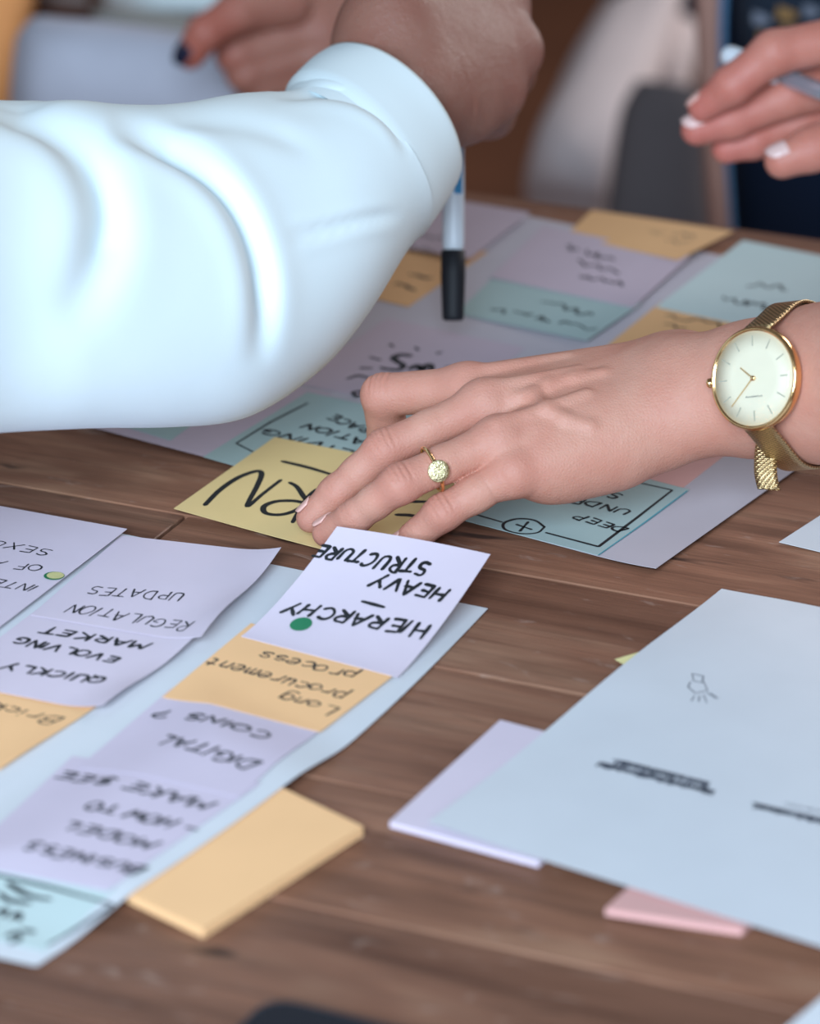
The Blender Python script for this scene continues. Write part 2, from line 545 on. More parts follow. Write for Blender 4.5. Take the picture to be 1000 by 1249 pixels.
FONT = {
    'A': [[(0, 0), (.32, 1), (.62, 0)], [(.1, .35), (.55, .38)]],
    'B': [[(.05, 0), (.05, 1)], [(.05, 1)] + arc(.25, .76, .27, .24, 90, -90, 6) + [(.05, .52)], [(.05, .52)] + arc(.28, .26, .30, .26, 90, -90, 6) + [(.05, 0)]],
    'C': [arc(.34, .5, .32, .5, 50, 310, 12)],
    'D': [[(.05, 0), (.05, 1)], [(.05, 1)] + arc(.15, .5, .45, .5, 85, -85, 10) + [(.05, 0)]],
    'E': [[(.5, 1), (.05, .97), (.05, .02), (.52, 0)], [(.05, .5), (.42, .52)]],
    'F': [[(.5, 1), (.05, .97), (.05, 0)], [(.05, .52), (.4, .54)]],
    'G': [arc(.34, .5, .32, .5, 55, 340, 12) + [(.64, .45), (.38, .45)]],
    'H': [[(.05, 0), (.07, 1)], [(.55, 0), (.57, 1)], [(.05, .48), (.56, .52)]],
    'I': [[(.1, 0), (.12, 1)]],
    'K': [[(.05, 0), (.05, 1)], [(.52, 1), (.06, .45), (.55, 0)]],
    'L': [[(.08, 1), (.05, .02), (.48, 0)]],
    'M': [[(0, 0), (.1, 1), (.35, .35), (.6, 1), (.7, 0)]],
    'N': [[(.03, 0), (.06, 1), (.52, .02), (.56, 1)]],
    'O': [arc(.33, .5, .32, .5, 80, 440, 16)],
    'P': [[(.05, 0), (.06, 1)], [(.06, 1)] + arc(.25, .73, .28, .27, 90, -90, 7) + [(.05, .46)]],
    'Q': [arc(.33, .5, .32, .5, 80, 440, 16), [(.4, .25), (.66, -.08)]],
    'R': [[(.05, 0), (.06, 1)], [(.06, 1)] + arc(.25, .74, .27, .26, 90, -90, 7) + [(.08, .48), (.55, 0)]],
    'S': [arc(.3, .75, .24, .25, 40, 250, 9) + arc(.28, .25, .27, .25, 80, -140, 9)],
    'T': [[(0, .97), (.6, 1)], [(.3, .98), (.28, 0)]],
    'U': [[(.05, 1), (.05, .3)] + arc(.3, .28, .25, .28, 180, 360, 8) + [(.56, 1)]],
    'V': [[(.02, 1), (.28, 0), (.6, 1)]],
    'W': [[(0, 1), (.15, 0), (.36, .7), (.55, 0), (.75, 1)]],
    'X': [[(0, 0), (.55, 1)], [(.02, 1), (.55, 0)]],
    'Y': [[(.02, 1), (.3, .5)], [(.6, 1), (.18, -.08)]],
    '$': [arc(.3, .75, .24, .25, 40, 250, 9) + arc(.28, .25, .27, .25, 80, -140, 9), [(.28, 1.1), (.28, -.1)]],
    '?': [arc(.28, .75, .25, .25, 170, -60, 9) + [(.3, .35), (.28, .22)], [(.27, .03), (.29, 0)]],
    '-': [[(.05, .5), (.5, .52)]],
    'c': [arc(.25, .3, .24, .3, 50, 310, 10)],
    'e': [[(.04, .32), (.46, .36)] + arc(.25, .3, .23, .3, 20, 310, 10)],
    'g': [arc(.25, .3, .22, .3, 60, 420, 12), [(.47, .6), (.46, -.2)] + arc(.25, -.2, .21, .2, 0, -150, 6)],
    'i': [[(.1, .6), (.1, 0)], [(.1, .85), (.12, .82)]],
    'k': [[(.05, 0), (.06, 1)], [(.42, .6), (.07, .25), (.45, 0)]],
    'm': [[(.04, .6), (.04, 0)], [(.04, .42), (.18, .6), (.28, .45), (.28, 0)], [(.28, .42), (.42, .6), (.52, .45), (.52, 0)]],
    'n': [[(.04, .6), (.04, 0)], [(.04, .42), (.2, .6), (.36, .5), (.38, 0)]],
    'o': [arc(.25, .3, .23, .3, 80, 440, 12)],
    'p': [[(.05, .6), (.03, -.38)], [(.05, .45)] + arc(.24, .3, .22, .3, 120, -150, 9)],
    'r': [[(.05, .6), (.05, 0)], [(.05, .38), (.18, .58), (.36, .58)]],
    's': [arc(.22, .45, .18, .15, 30, 250, 7) + arc(.22, .15, .2, .15, 80, -140, 7)],
    't': [[(.2, .85), (.18, .1), (.3, 0), (.4, .05)], [(.02, .6), (.4, .6)]],
    'u': [[(.05, .6), (.06, .15), (.2, 0), (.38, .2)], [(.4, .6), (.4, 0)]],
    'l': [[(.1, 1), (.1, 0)]],
    ' ': [],
}
WIDE = {'M': .85, 'W': .9, 'I': .3, 'i': .28, 'l': .25, ' ': .42, 'm': .68, '-': .7}


def char_w(ch):
    return WIDE.get(ch, .56 if ch.islower() else .76)


def resample(pts, step):
    pts = np.asarray(pts, float)
    seg = np.linalg.norm(np.diff(pts, axis=0), axis=1)
    L = np.concatenate([[0], np.cumsum(seg)])
    n = max(2, int(L[-1] / step) + 1)
    t = np.linspace(0, L[-1], n)
    return np.stack([np.interp(t, L, pts[:, i]) for i in range(pts.shape[1])], 1)


class Paper:
    """a thin sheet over four corners; s runs left to right, t runs bottom to top"""

    def __init__(s, name, corners, mat, label, cat, thick=0.0002, lift=None, group=None, n=20, base=None, curl=1.0, kind=None, bow=0.0):
        s.bow = bow
        # corners TL, TR, BR, BL as (px, py, z in mm)
        c = [tuple(q) + (0.0,) * (3 - len(q)) for q in corners]
        s.c = [UZ(q[0], q[1], q[2] / 1000.0) for q in c]
        s.lift = lift
        s.base = base
        s.curl = curl
        s.obj = s.build(name, mat, thick, n)
        tag(s.obj, label, cat, group, kind)
        g = np.linspace(0, 1, 81)
        S, T = np.meshgrid(g, g)
        s.gs, s.gt = S.ravel(), T.ravel()
        s.gp = PROJ(s.ev(s.gs, s.gt))

    def ev(s, S, T):
        S = np.asarray(S, float)
        T = np.asarray(T, float)
        TL, TR, BR, BL = s.c
        bot = BL[None] * (1 - S)[:, None] + BR[None] * S[:, None]
        top = TL[None] * (1 - S)[:, None] + TR[None] * S[:, None]
        Tz = np.clip(T, 0, None) ** s.curl
        P = bot * (1 - T)[:, None] + top * T[:, None]
        P[:, 2] = bot[:, 2] * (1 - Tz) + top[:, 2] * Tz
        if s.bow:
            P = P + unit(BR - BL)[None] * (s.bow / 1000.0 * np.sin(np.pi * np.clip(T, 0, 1)) * S)[:, None]
        if s.base is not None:
            P[:, 2] += s.base(P[:, 0], P[:, 1])
        if s.lift is not None:
            P[:, 2] += s.lift(S, T) / 1000.0
        return P

    def build(s, name, mat, thick, n):
        g = np.linspace(0, 1, n + 1)
        S, T = np.meshgrid(g, g)
        P = s.ev(S.ravel(), T.ravel())
        Q = P.copy()
        Q[:, 2] -= thick
        m = n + 1
        Fc = []
        N = m * m
        for j in range(n):
            for i in range(n):
                a = j * m + i
                Fc.append((a, a + 1, a + 1 + m, a + m))
                Fc.append((N + a, N + a + m, N + a + 1 + m, N + a + 1))
        ring = [i for i in range(m)] + [j * m + n for j in range(1, m)] + [n * m + i for i in range(n - 1, -1, -1)] + [j * m for j in range(n - 1, 0, -1)]
        for a, b in zip(ring, ring[1:] + ring[:1]):
            Fc.append((N + a, N + b, b, a))
        o = mesh_obj(name, np.vstack([P, Q]), Fc, mat)
        md = o.modifiers.new('edges', 'EDGE_SPLIT')
        md.split_angle = math.radians(50)
        return o

    def st(s, px, py):
        d = (s.gp[:, 0] - px) ** 2 + (s.gp[:, 1] - py) ** 2
        # refine by a local linear fit
        k = np.argsort(d)[:12]
        A = np.c_[s.gp[k], np.ones(len(k))]
        X = np.linalg.lstsq(A, np.c_[s.gs[k], s.gt[k]], rcond=None)[0]
        return np.array([px, py, 1.0]) @ X

    def size(s):
        TL, TR, BR, BL = s.c
        return np.linalg.norm(BR - BL), np.linalg.norm(TL - BL)

    def ribbons(s, strokes, width_mm, name='handwriting', mat=None, label=None, step=0.6, off=0.00012, taper=True):
        """strokes: lists of (s,t); one flat ink mesh lying on the sheet"""
        if len(strokes) == 2:
            return [s.ribbons([q], width_mm, name, mat, label, step, off) for q in strokes]
        W, Hh = s.size()
        V, Fc = [], []
        hw = width_mm / 2000.0
        for pts in strokes:
            q = np.asarray(pts, float) * np.array([W, Hh])
            q = resample(q, step / 1000.0)
            tn = np.gradient(q, axis=0)
            tn /= (np.linalg.norm(tn, axis=1)[:, None] + 1e-12)
            nr = np.stack([-tn[:, 1], tn[:, 0]], 1)
            n = len(q)
            prof = np.ones(n)
            # round the stroke ends
            q = np.vstack([q[:1] - tn[:1] * hw * .9, q, q[-1:] + tn[-1:] * hw * .9])
            nr = np.vstack([nr[:1], nr, nr[-1:]])
            prof = np.concatenate([[.35], prof * (1 + 0.18 * np.sin(np.linspace(0, 5, n) + len(V))), [.35]])
            lft = q + nr * (hw * prof)[:, None]
            rgt = q - nr * (hw * prof)[:, None]
            for arr in (lft, rgt):
                pass
            A = s.ev(lft[:, 0] / W, lft[:, 1] / Hh)
            B = s.ev(rgt[:, 0] / W, rgt[:, 1] / Hh)
            A[:, 2] += off
            B[:, 2] += off
            b = len(V)
            m = len(q)
            V += list(A) + list(B)
            for i in range(m - 1):
                Fc.append((b + i, b + m + i, b + m + i + 1, b + i + 1))
        o = mesh_obj(name, V, Fc, mat or M['ink'], s.obj)
        if label:
            o['label'] = label
        return o

    def px_strokes(s, strokes, smooth=True):
        out = []
        for st in strokes:
            p = np.array([s.st(*q) for q in st])
            if smooth and len(p) > 2:
                p = catmull(p, len(p) * 6)
            out.append(p)
        return out

    def text(s, lines, width_mm=1.1, mat=None, name='handwriting', jit=0.07, slant=0.12):
        """lines: (string, start px, end px, cap height mm) along the middle of the letters; written towards the far reader"""
        W, Hh = s.size()
        strokes = []
        for txt, p0, p1, cap in lines:
            a = s.st(*p0) * [W, Hh]
            b = s.st(*p1) * [W, Hh]
            d = b - a
            Ln = np.linalg.norm(d)
            d = d / Ln
            u = np.array([-d[1], d[0]])      # letter 'up'
            if u[1] > 0:                      # the reader stands across the table: letters point to the bottom edge
                u = -u
            tot = sum(char_w(c) for c in txt) - .12
            k = Ln / tot
            c_ = cap / 1000.0
            x = 0.0
            for ch in txt:
                jy = random.uniform(-jit, jit)
                js = random.uniform(-.10, .10) + slant
                wob_ = random.uniform(.88, 1.12)
                for st in FONT[ch]:
                    P = []
                    for (gx_, gy_) in st:
                        gx2 = gx_ + js * gy_ + random.uniform(-.012, .012)
                        gy2 = gy_ * wob_ + jy + random.uniform(-.035, .035)
                        P.append(a + d * (x + gx2) * k + u * (gy2 - .5) * c_)
                    P = np.array(P)
                    strokes.append(P / [W, Hh])
                x += char_w(ch)
        return strokes

    def scribble(s, lines):
        """illegible joined-up writing, seen too blurred to read: (start px, end px, height mm)"""
        W, Hh = s.size()
        out = []
        for p0, p1, h in lines:
            a, b = s.st(*p0) * [W, Hh], s.st(*p1) * [W, Hh]
            d = b - a
            Ln = np.linalg.norm(d)
            d = d / Ln
            u = np.array([-d[1], d[0]])
            hh = 1.45 * h / 1000.0
            x = 0.0
            cur = []
            while x < Ln:
                cur.append(a + d * x + u * random.uniform(-.5, .5) * hh)
                x += hh * random.uniform(.2, .42)
                if random.random() < .12 and len(cur) > 3:
                    out.append(catmull(cur, len(cur) * 5) / [W, Hh])
                    cur = []
                    x += hh * .3
            if len(cur) > 3:
                out.append(catmull(cur, len(cur) * 5) / [W, Hh])
        return out


def disc_on(paper, px, py, rx_mm, name, mat, label, off=0.0003, segs=28, a0=0, a1=360):
    W, Hh = paper.size()
    c = paper.st(px, py)
    pts = [c]
    for i in range(segs + 1):
        a = math.radians(a0 + (a1 - a0) * i / segs)
        pts.append(c + np.array([math.cos(a) * rx_mm / 1000 / W, math.sin(a) * rx_mm / 1000 / Hh]))
    pts = np.array(pts)
    P = paper.ev(pts[:, 0], pts[:, 1])
    P[:, 2] += off
    Fc = [(0, i, i + 1) for i in range(1, segs + 1)]
    o = mesh_obj(name, P, Fc, mat, paper.obj)
    o['label'] = label
    return o


# ------------------------------------------------------------------ right hand stack: papers under and around the printed sheet
def pad(name, corners, th, mat, label, cat='sticky pad'):
    """a block of notes: corners on its top face (px, py), thickness in mm; leaves show as fine layers"""
    pts = [UZ(q[0], q[1], (th + (q[2] if len(q) > 2 else 0)) / 1000.0) for q in corners]
    lay = 5
    V, Fc = [], []
    ctr = np.mean(pts, axis=0)
    for i in range(lay * 2 + 1):
        z = 0.0002 + (th / 1000.0 - 0.0002) * i / (lay * 2)
        sh = 0.0 if i % 2 == 0 else 0.0002
        for p in pts:
            q = p + unit(ctr - p) * sh
            V.append((q[0], q[1], z))
    n = lay * 2 + 1
    for i in range(n - 1):
        for k in range(4):
            k2 = (k + 1) % 4
            Fc.append((i * 4 + k2, i * 4 + k, (i + 1) * 4 + k, (i + 1) * 4 + k2))
    Fc.append((0, 1, 2, 3))
    Fc.append(((n - 1) * 4 + 3, (n - 1) * 4 + 2, (n - 1) * 4 + 1, (n - 1) * 4))
    o = mesh_obj(name, V, Fc, mat, smooth=False)
    return tag(o, label, cat)


pad('sticky_note_pad', [(610, 878), (792, 926), (657, 1051), (475, 1002)], 2.6, M['pale'],
    'pale lilac sticky note pad sticking out left of the printed sheet')
pad('sticky_note_pad', [(842, 1012), (1010, 1040), (905, 1133), (738, 1108)], 3.0, M['pink'],
    'pink sticky note pad peeking out below the printed sheet')
Paper('sticky_note', [(850, 774, .3), (925, 800, .3), (850, 860, .3), (750, 804, .5)], M['paleyellow'],
      'small pale yellow note corner showing at the left edge of the printed sheet', 'sticky note')


def printed_lift(S, T):
    return 0.9 * np.exp(-((S - 0.0) / .10) ** 2) * np.sin(T * 9.0 + 2.2) + .9


qr_sheet = Paper('printed_sheet', [(880, 718, .6), (1500, 846, .6), (1190, 1216, 4.5), (522, 1007, 4.0)], M['white'],
                 'large white printed sheet with a small line icon and blurred dark captions', 'paper', lift=printed_lift, n=40, curl=0.8)
icon = [[(844, 822), (858, 825), (856, 833), (846, 831), (844, 822)],
        [(842, 832), (839, 838), (848, 846), (863, 842), (858, 832)],
        [(848, 846), (863, 842)],
        [(847, 849), (843, 855)], [(853, 849), (852, 856)], [(858, 848), (862, 857)], [(862, 845), (873, 852)], [(866, 846), (876, 852)]]
st = qr_sheet.px_strokes(icon, smooth=False)
qr_sheet.ribbons(st, .45, 'printed_icon', M['printink'], 'small dark outline icon with rays')


def caption(p0, p1, h_mm, dens=1.0, mat='printink', name='printed_caption', w=.75):
    """printed small type too blurred to read: close vertical and round strokes along a line"""
    W, Hh = qr_sheet.size()
    a, b = qr_sheet.st(*p0) * [W, Hh], qr_sheet.st(*p1) * [W, Hh]
    d = b - a
    L_ = np.linalg.norm(d)
    d /= L_
    u = np.array([-d[1], d[0]])
    h = h_mm / 1000
    x = 0
    out = []
    while x < L_:
        hh = h * random.choice([.7, .7, 1.0])
        out.append(np.array([a + d * x - u * h * .5, a + d * (x + random.uniform(-.15, .15) * h) + u * (hh - h * .5)]) / [W, Hh])
        if random.random() < .55:
            out.append(np.array([a + d * x + u * random.uniform(-.5, .3) * h, a + d * (x + .55 * h) + u * random.uniform(-.5, .3) * h]) / [W, Hh])
        x += h * random.uniform(.35, .55) / dens
    return out


cp = caption((868, 967), (729, 932), 3.6, 1.6) + caption((862, 957.5), (750, 929.5), 4.2, 1.6)
qr_sheet.ribbons(cp, 1.05, 'printed_caption', M['printink'], 'two blurred lines of small dark print')
cp = caption((1180, 1042), (919, 983), 3.8, 1.5)
qr_sheet.ribbons(cp, 1.2, 'printed_caption', M['printink'], 'blurred dark line of small print at the right')
cp = caption((1100, 1012), (960, 982), 2.4, .8)
qr_sheet.ribbons(cp, .35, 'printed_caption', M['printink'], 'faint thin line of small print')

Paper('paper_sheet', [(1060, 590, .5), (1400, 670, .5), (1290, 742, .5), (950, 661, .5)], M['white'],
      'white sheet whose corner shows at the right below the watch', 'paper')
Paper('paper_sheet', [(1080, 1150, .5), (1400, 1240, .5), (1200, 1420, .5), (880, 1320, .5)], M['white'],
      'white sheet whose corner shows in the bottom right corner', 'paper')

# ------------------------------------------------------------------ dark phone at the near edge
def rounded_slab(name, corners, th, r, mat, label, cat, inset=None):
    pts = [UZ(q[0], q[1], th / 1000.0)[:2] for q in corners]
    out = []
    for i in range(4):
        p = np.array(pts[i]); a = np.array(pts[i - 1]); b = np.array(pts[(i + 1) % 4])
        ua, ub = (a - p) / np.linalg.norm(a - p), (b - p) / np.linalg.norm(b - p)
        A, B = p + ua * r, p + ub * r
        for t in np.linspace(0, 1, 8):
            out.append((1 - t) ** 2 * A + 2 * t * (1 - t) * p + t * t * B)
    out = np.array(out)
    c = out.mean(0)
    n = len(out)
    V, Fc = [], []
    z1 = th / 1000.0
    for sc, z in ((.985, .0002), (1, z1 * .3), (1, z1 * .75), (.985, z1)):
        for q in out:
            w2 = c + (q - c) * sc
            V.append((w2[0], w2[1], z))
    for i in range(3):
        for k_ in range(n):
            k2 = (k_ + 1) % n
            Fc.append((i * n + k2, i * n + k_, (i + 1) * n + k_, (i + 1) * n + k2))
    Fc.append(tuple(range(n)))
    Fc.append(tuple(3 * n + k_ for k_ in range(n))[::-1])
    root = empty(name, (float(c[0]), float(c[1]), 0.0), label, cat)
    mesh_obj('body', V, Fc, mat, root, smooth=False)
    V2 = [(*(c + (q - c) * .955), z1 + .0003) for q in out]
    mesh_obj('screen', V2, [tuple(range(n))[::-1]], M['darkglass'], root, smooth=False)
    return root


rounded_slab('smartphone', [(328, 1212), (590, 1276), (330, 1530), (80, 1462)], 8.0, .012, M['dark_slab'],
             'dark grey phone whose rounded corner shows at the bottom edge', 'phone')

# ------------------------------------------------------------------ left stack: sheet with two columns of notes
pad('sticky_note_pad', [(262, 921), (443, 1008), (248, 1133), (66, 1046)], 4.0, M['orange'],
    'orange sticky note pad under the right edge of the left sheet')
PADC = np.array([UZ(q[0], q[1])[:2] for q in [(262, 921), (443, 1008), (248, 1133), (66, 1046)]])


def baseA(x, y):
    """the sheet rides over the orange pad beneath it"""
    x = np.asarray(x); y = np.asarray(y)
    dmin = np.full(x.shape, 1e9)
    inside = np.full(x.shape, True)
    for i in range(4):
        a, b = PADC[i], PADC[(i + 1) % 4]
        e = (b - a) / np.linalg.norm(b - a)
        nrm = np.array([e[1], -e[0]])
        s_ = (x - a[0]) * nrm[0] + (y - a[1]) * nrm[1]
        c_ = (PADC.mean(0) - a) @ nrm
        s_ = s_ if c_ > 0 else -s_
        dmin = np.minimum(dmin, s_)
    t = np.clip((dmin + 0.045) / 0.045, 0, 1)
    return 0.0044 * (t * t * (3 - 2 * t))


sheetA = Paper('poster_sheet', [(125, 646, .5), (595, 742, .5), (45, 1178, .5), (-420, 1076, .5)], M['white'],
               'long white sheet on the left holding two columns of notes', 'paper', base=baseA, n=50, bow=11.0)
G1 = 'notes stuck on the left sheet'
nt_teal = Paper('sticky_note', [(-5, 1062, .9), (142, 1096, .9), (54, 1160, .9), (-100, 1124, .9)], M['paleteal'],
                'pale teal note with a drawn frame at the bottom left corner', 'sticky note', base=baseA, group=G1)
s_ = nt_teal.px_strokes([[(-4, 1067), (60, 1082), (135, 1103)], [(137, 1104), (98, 1130), (60, 1152)]], False)
nt_teal.ribbons(s_, 1.5, 'drawn_frame', M['ink'])
s_ = nt_teal.px_strokes([[(10, 1078), (30, 1090), (45, 1095), (60, 1097)], [(0, 1090), (10, 1098), (22, 1100), (35, 1102)], [(-2, 1112), (8, 1110), (4, 1118)],
                         [(14, 1120), (22, 1114), (24, 1122)], [(10, 1142), (20, 1138), (24, 1146), (14, 1150)], [(28, 1134), (40, 1137)]])
nt_teal.ribbons(s_, 2.2, 'handwriting', M['ink'])
nt_bus = Paper('sticky_note', [(88, 922, 1.1), (318, 968, 1.1), (132, 1099, 1.1), (-50, 1057, 1.1)], M['lilac'],
               'lilac note listing business model and how to make money', 'sticky note', base=baseA, group=G1)
s_ = nt_bus.text([('BUSINESS', (174, 1063), (34, 1031), 6), ('MODEL', (191, 1032), (78, 1006), 6),
                  ('- HOW TO', (242, 1013), (108, 982), 6), ('MAKE $EE', (256, 984), (70, 945), 6.5)])
nt_bus.ribbons(s_, 1.35)
nt_dig = Paper('sticky_note', [(208, 840, 1.4), (396, 885, 1.4), (292, 986, 1.4), (95, 938, 1.4)], M['lilac'],
               'lilac note reading digital coins below the orange one', 'sticky note', base=baseA, group=G1)
s_ = nt_dig.text([('DIGITAL', (313, 935), (194, 901), 7.5), ('COINS ?', (330, 898), (191, 870), 6.5)])
nt_dig.ribbons(s_, 1.5)
nt_or = Paper('sticky_note', [(306, 760, 1.7), (500, 808, 1.7), (390, 893, 1.7), (198, 850, 1.7)], M['orange'],
              'orange note about a long procurement process in the middle of its column', 'sticky note', base=baseA, group=G1)
s_ = nt_or.text([('Long', (410, 868), (344, 850), 8), ('procurement', (420, 850), (254, 808), 8.5), ('process', (432, 826), (318, 800), 8)])
nt_or.ribbons(s_, 0.95)


def hier_lift(S, T):
    return 0.8 * np.sin(S * 3.1) * T


nt_hi = Paper('sticky_note', [(411, 642, 24), (598, 676, 20), (485, 826, 2.0), (294, 776, 2.0)], M['pale'],
              'pale note reading hierarchy, heavy structure, curling up in front of the fingertips', 'sticky note', lift=hier_lift, curl=1.5, n=30, group=G1)
s_ = nt_hi.text([('HIERARCHY', (522, 770), (348, 742), 7.5), ('HEAVY', (545, 727), (456, 708), 7.0),
                 ('STRUCTURE', (522, 695), (386, 672), 7.0)])
s_ += nt_hi.px_strokes([[(442, 734), (468, 741)]], False)
nt_hi.ribbons(s_, 1.6, off=.0002)
disc_on(nt_hi, 367, 762, 4.6, 'dot_sticker', M['green'], 'round green dot sticker')


def edge_wave(a, b, ph):
    def f_(S, T):
        return a * np.clip((S - .72) / .28, 0, 1) ** 2 * (1 + b * np.sin(T * 6.0 + ph))
    return f_


nt_br = Paper('sticky_note', [(-70, 824, .9), (120, 862, .9), (0, 941, .9), (-185, 898, .9)], M['orange'],
              'orange note cut by the left picture edge, lowest of its column', 'sticky note', base=baseA, group=G1, lift=edge_wave(1.0, .3, 0))
s_ = nt_br.text([('Brick', (73, 880), (-10, 861), 7)])
nt_br.ribbons(s_, .8)
nt_qu = Paper('sticky_note', [(52, 738, 1.3), (246, 776, 3.5), (126, 869, 2.0), (-70, 830, 1.3)], M['pale'],
              'pale lilac note reading quickly evolving market', 'sticky note', base=baseA, group=G1, lift=edge_wave(2.2, .6, 1.0), n=28)
s_ = nt_qu.text([('QUICKLY', (127, 831), (6, 812), 6.0), ('EVOLVING', (144, 806), (20, 781), 6.0), ('MARKET', (181, 789), (52, 768), 6.0)])
nt_qu.ribbons(s_, 1.45)
nt_re = Paper('sticky_note', [(148, 653, 1.7), (343, 675, 5.0), (246, 785, 4.0), (38, 750, 1.8)], M['pale'],
              'pale lilac note reading regulation updates with a curled right edge', 'sticky note', base=baseA, group=G1, lift=edge_wave(2.6, .7, 0.4), n=28)
s_ = nt_re.text([('REGULATION', (234, 763), (86, 741), 8.0), ('UPDATES', (224, 729), (110, 720), 7.5)])
nt_re.ribbons(s_, .8)
nt_in = Paper('sticky_note', [(-45, 609, 2.2), (155, 645, 4.0), (-22, 781, 2.6), (-215, 744, 2.2)], M['pale'],
              'pale note with a half gold dot at the far left edge', 'sticky note', base=baseA, group=G1)
s_ = nt_in.text([('INTE', (44, 719), (-8, 709), 6.5), ('OF A', (50, 694), (-8, 686), 6.0), ('SEXU', (62, 675), (-8, 662), 6.0)])
nt_in.ribbons(s_, .75)
disc_on(nt_in, 66, 703, 4.2, 'dot_sticker', M['green'], 'green dot sticker with a gold glint')
disc_on(nt_in, 67.5, 703, 3.5, 'dot_sticker_foil', M['goldfoil'], 'gold foil face of the dot sticker', off=.0005)

# ------------------------------------------------------------------ centre poster with notes
sheetH = Paper('poster_sheet', [(545, 243, .5), (1235, 385, .5), (800, 697, .8), (130, 518, .5)], M['grey_paper'],
               'large pale grey poster under the hand holding rows of notes', 'paper', n=50,
               lift=lambda S, T: 1.5 * np.clip((S - .9) / .1, 0, 1) ** 2 * (1 - T))
G2 = 'notes stuck on the centre poster'


def noteH(corners, mat, label, z, lift=None):
    c = [(q[0], q[1], z + (q[2] if len(q) > 2 else 0)) for q in corners]
    return Paper('sticky_note', c, M[mat], label, 'sticky note', group=G2, lift=lift, n=16)


n5 = noteH([(250, 452), (405, 480), (262, 560), (110, 520)], 'pinklilac', 'mauve note strip between two teal notes below the white sleeve', .9)
n6 = noteH([(190, 445), (294, 474), (208, 537), (126, 512)], 'teal', 'teal note mostly hidden under the white sleeve', 1.2)
for q_ in ([(142, 514), (165, 518), (195, 516)], [(205, 514), (216, 517), (228, 518)]):
    n6.ribbons(n6.px_strokes([q_]), 1.8, 'pen_stroke')
n3 = noteH([(472, 388), (640, 424), (548, 506), (356, 466)], 'pinklilac', 'mauve note with a black burst of dashes beside the bent finger', .9)
burst = [[(476, 420), (479, 423)], [(507, 424), (510, 427)], [(533, 431), (538, 430)], [(452, 436), (463, 439)], [(440, 449), (453, 449)],
         [(545, 448), (558, 447)], [(424, 462), (436, 458), (450, 461)], [(430, 479), (438, 477), (442, 481), (434, 484), (430, 479)]]
n3.ribbons(n3.px_strokes(burst, False), 1.9, 'drawn_burst')
ws = [[(500, 434), (488, 433), (480, 437), (486, 442), (492, 446), (486, 451), (470, 450), (466, 449)],
      [(500, 450), (510, 446), (514, 452), (520, 446), (526, 446), (526, 456), (522, 458)]]
n3.ribbons(n3.px_strokes(ws), 3.4, 'handwriting')
n4 = noteH([(375, 478), (565, 520), (442, 612), (248, 557)], 'teal', 'teal note with a black frame behind the yellow note', 1.3)
n4.ribbons(n4.px_strokes([[(375, 492), (330, 515), (288, 541), (308, 551)]], False), 1.3, 'drawn_frame')
s_ = n4.text([('SPACE', (466, 531), (402, 508), 6.0), ('CATION', (462, 545), (372, 519), 6.5), ('LIVING', (430, 553), (322, 526), 6.0)], jit=.1)
n4.ribbons(s_, 1.5)
n2 = noteH([(462, 284), (594, 307), (498, 374), (380, 346)], 'deeporange', 'amber note beside the marker cap partly behind the sleeve', .9)
n2.ribbons(n2.scribble([((525, 339), (480, 329), 5), ((508, 352), (478, 347), 5)]), 1.9)
n1 = noteH([(482, 232), (647, 259, 3), (574, 315, 2), (430, 292)], 'pinklilac', 'mauve note at the far edge of the poster behind the marker', 1.3)
n1.ribbons(n1.scribble([((545, 292), (488, 282), 5), ((530, 306), (490, 300), 4)]), .9, 'handwriting', M['softink'])
n9 = noteH([(608, 332), (782, 370, 2.5), (716, 415, 2), (556, 382)], 'teal', 'teal note with two lines of writing right of the marker', .9)
n9.ribbons(n9.scribble([((722, 384), (642, 362), 5), ((725, 402), (596, 375), 5.5)]), 1.6)
n8 = noteH([(662, 275), (842, 312, 4), (772, 375, 2.5), (598, 338)], 'pinklilac', 'mauve note with three lines above the teal one', 1.3)
n8.ribbons(n8.scribble([((746, 318), (686, 299), 5), ((756, 333), (700, 318), 5), ((760, 347), (708, 337), 5)]), 1.7)
n7 = noteH([(722, 256), (895, 282, 5), (826, 317, 4), (690, 287)], 'deeporange', 'amber note at the far right corner of the poster', 1.7)
for q_ in n7.scribble([((850, 288), (785, 280), 5), ((838, 296), (815, 290), 5)]):
    n7.ribbons([q_], .7, 'handwriting', M['softink'])
n11 = noteH([(806, 368), (990, 408), (905, 472), (726, 433)], 'deeporange', 'amber note just above the bare wrist', .9)
n11.ribbons(n11.scribble([((880, 398), (802, 381), 5), ((830, 402), (812, 392), 5)]), 1.4)
n10 = noteH([(906, 293), (1085, 328), (990, 414), (800, 374)], 'paleteal', 'pale teal note above the watch at the right edge', 1.3)
n10.ribbons(n10.scribble([((960, 352), (908, 347), 5), ((945, 377), (862, 360), 5.5)]), 1.5)
n12 = noteH([(762, 478), (934, 516), (817, 607), (645, 566)], 'pink', 'pink note with a drawn circle under the wrist', .9)
n12.ribbons(n12.px_strokes([[(835, 551), (812, 549), (790, 556), (782, 567), (795, 575), (818, 570), (830, 560), (835, 551)], [(800, 556), (818, 569)], [(822, 553), (796, 572)]]), .9, 'drawn_circle')
n13 = noteH([(650, 548), (841, 597), (729, 677), (540, 628)], 'teal', 'teal note with a framed heading under the heel of the hand', 1.3)
n13.ribbons(n13.px_strokes([[(560, 622), (612, 637)]], False), 1.3, 'drawn_frame')
n13.ribbons(n13.px_strokes([[(666, 650), (730, 667), (775, 633), (820, 598), (762, 585)]], False), 1.3, 'drawn_frame')
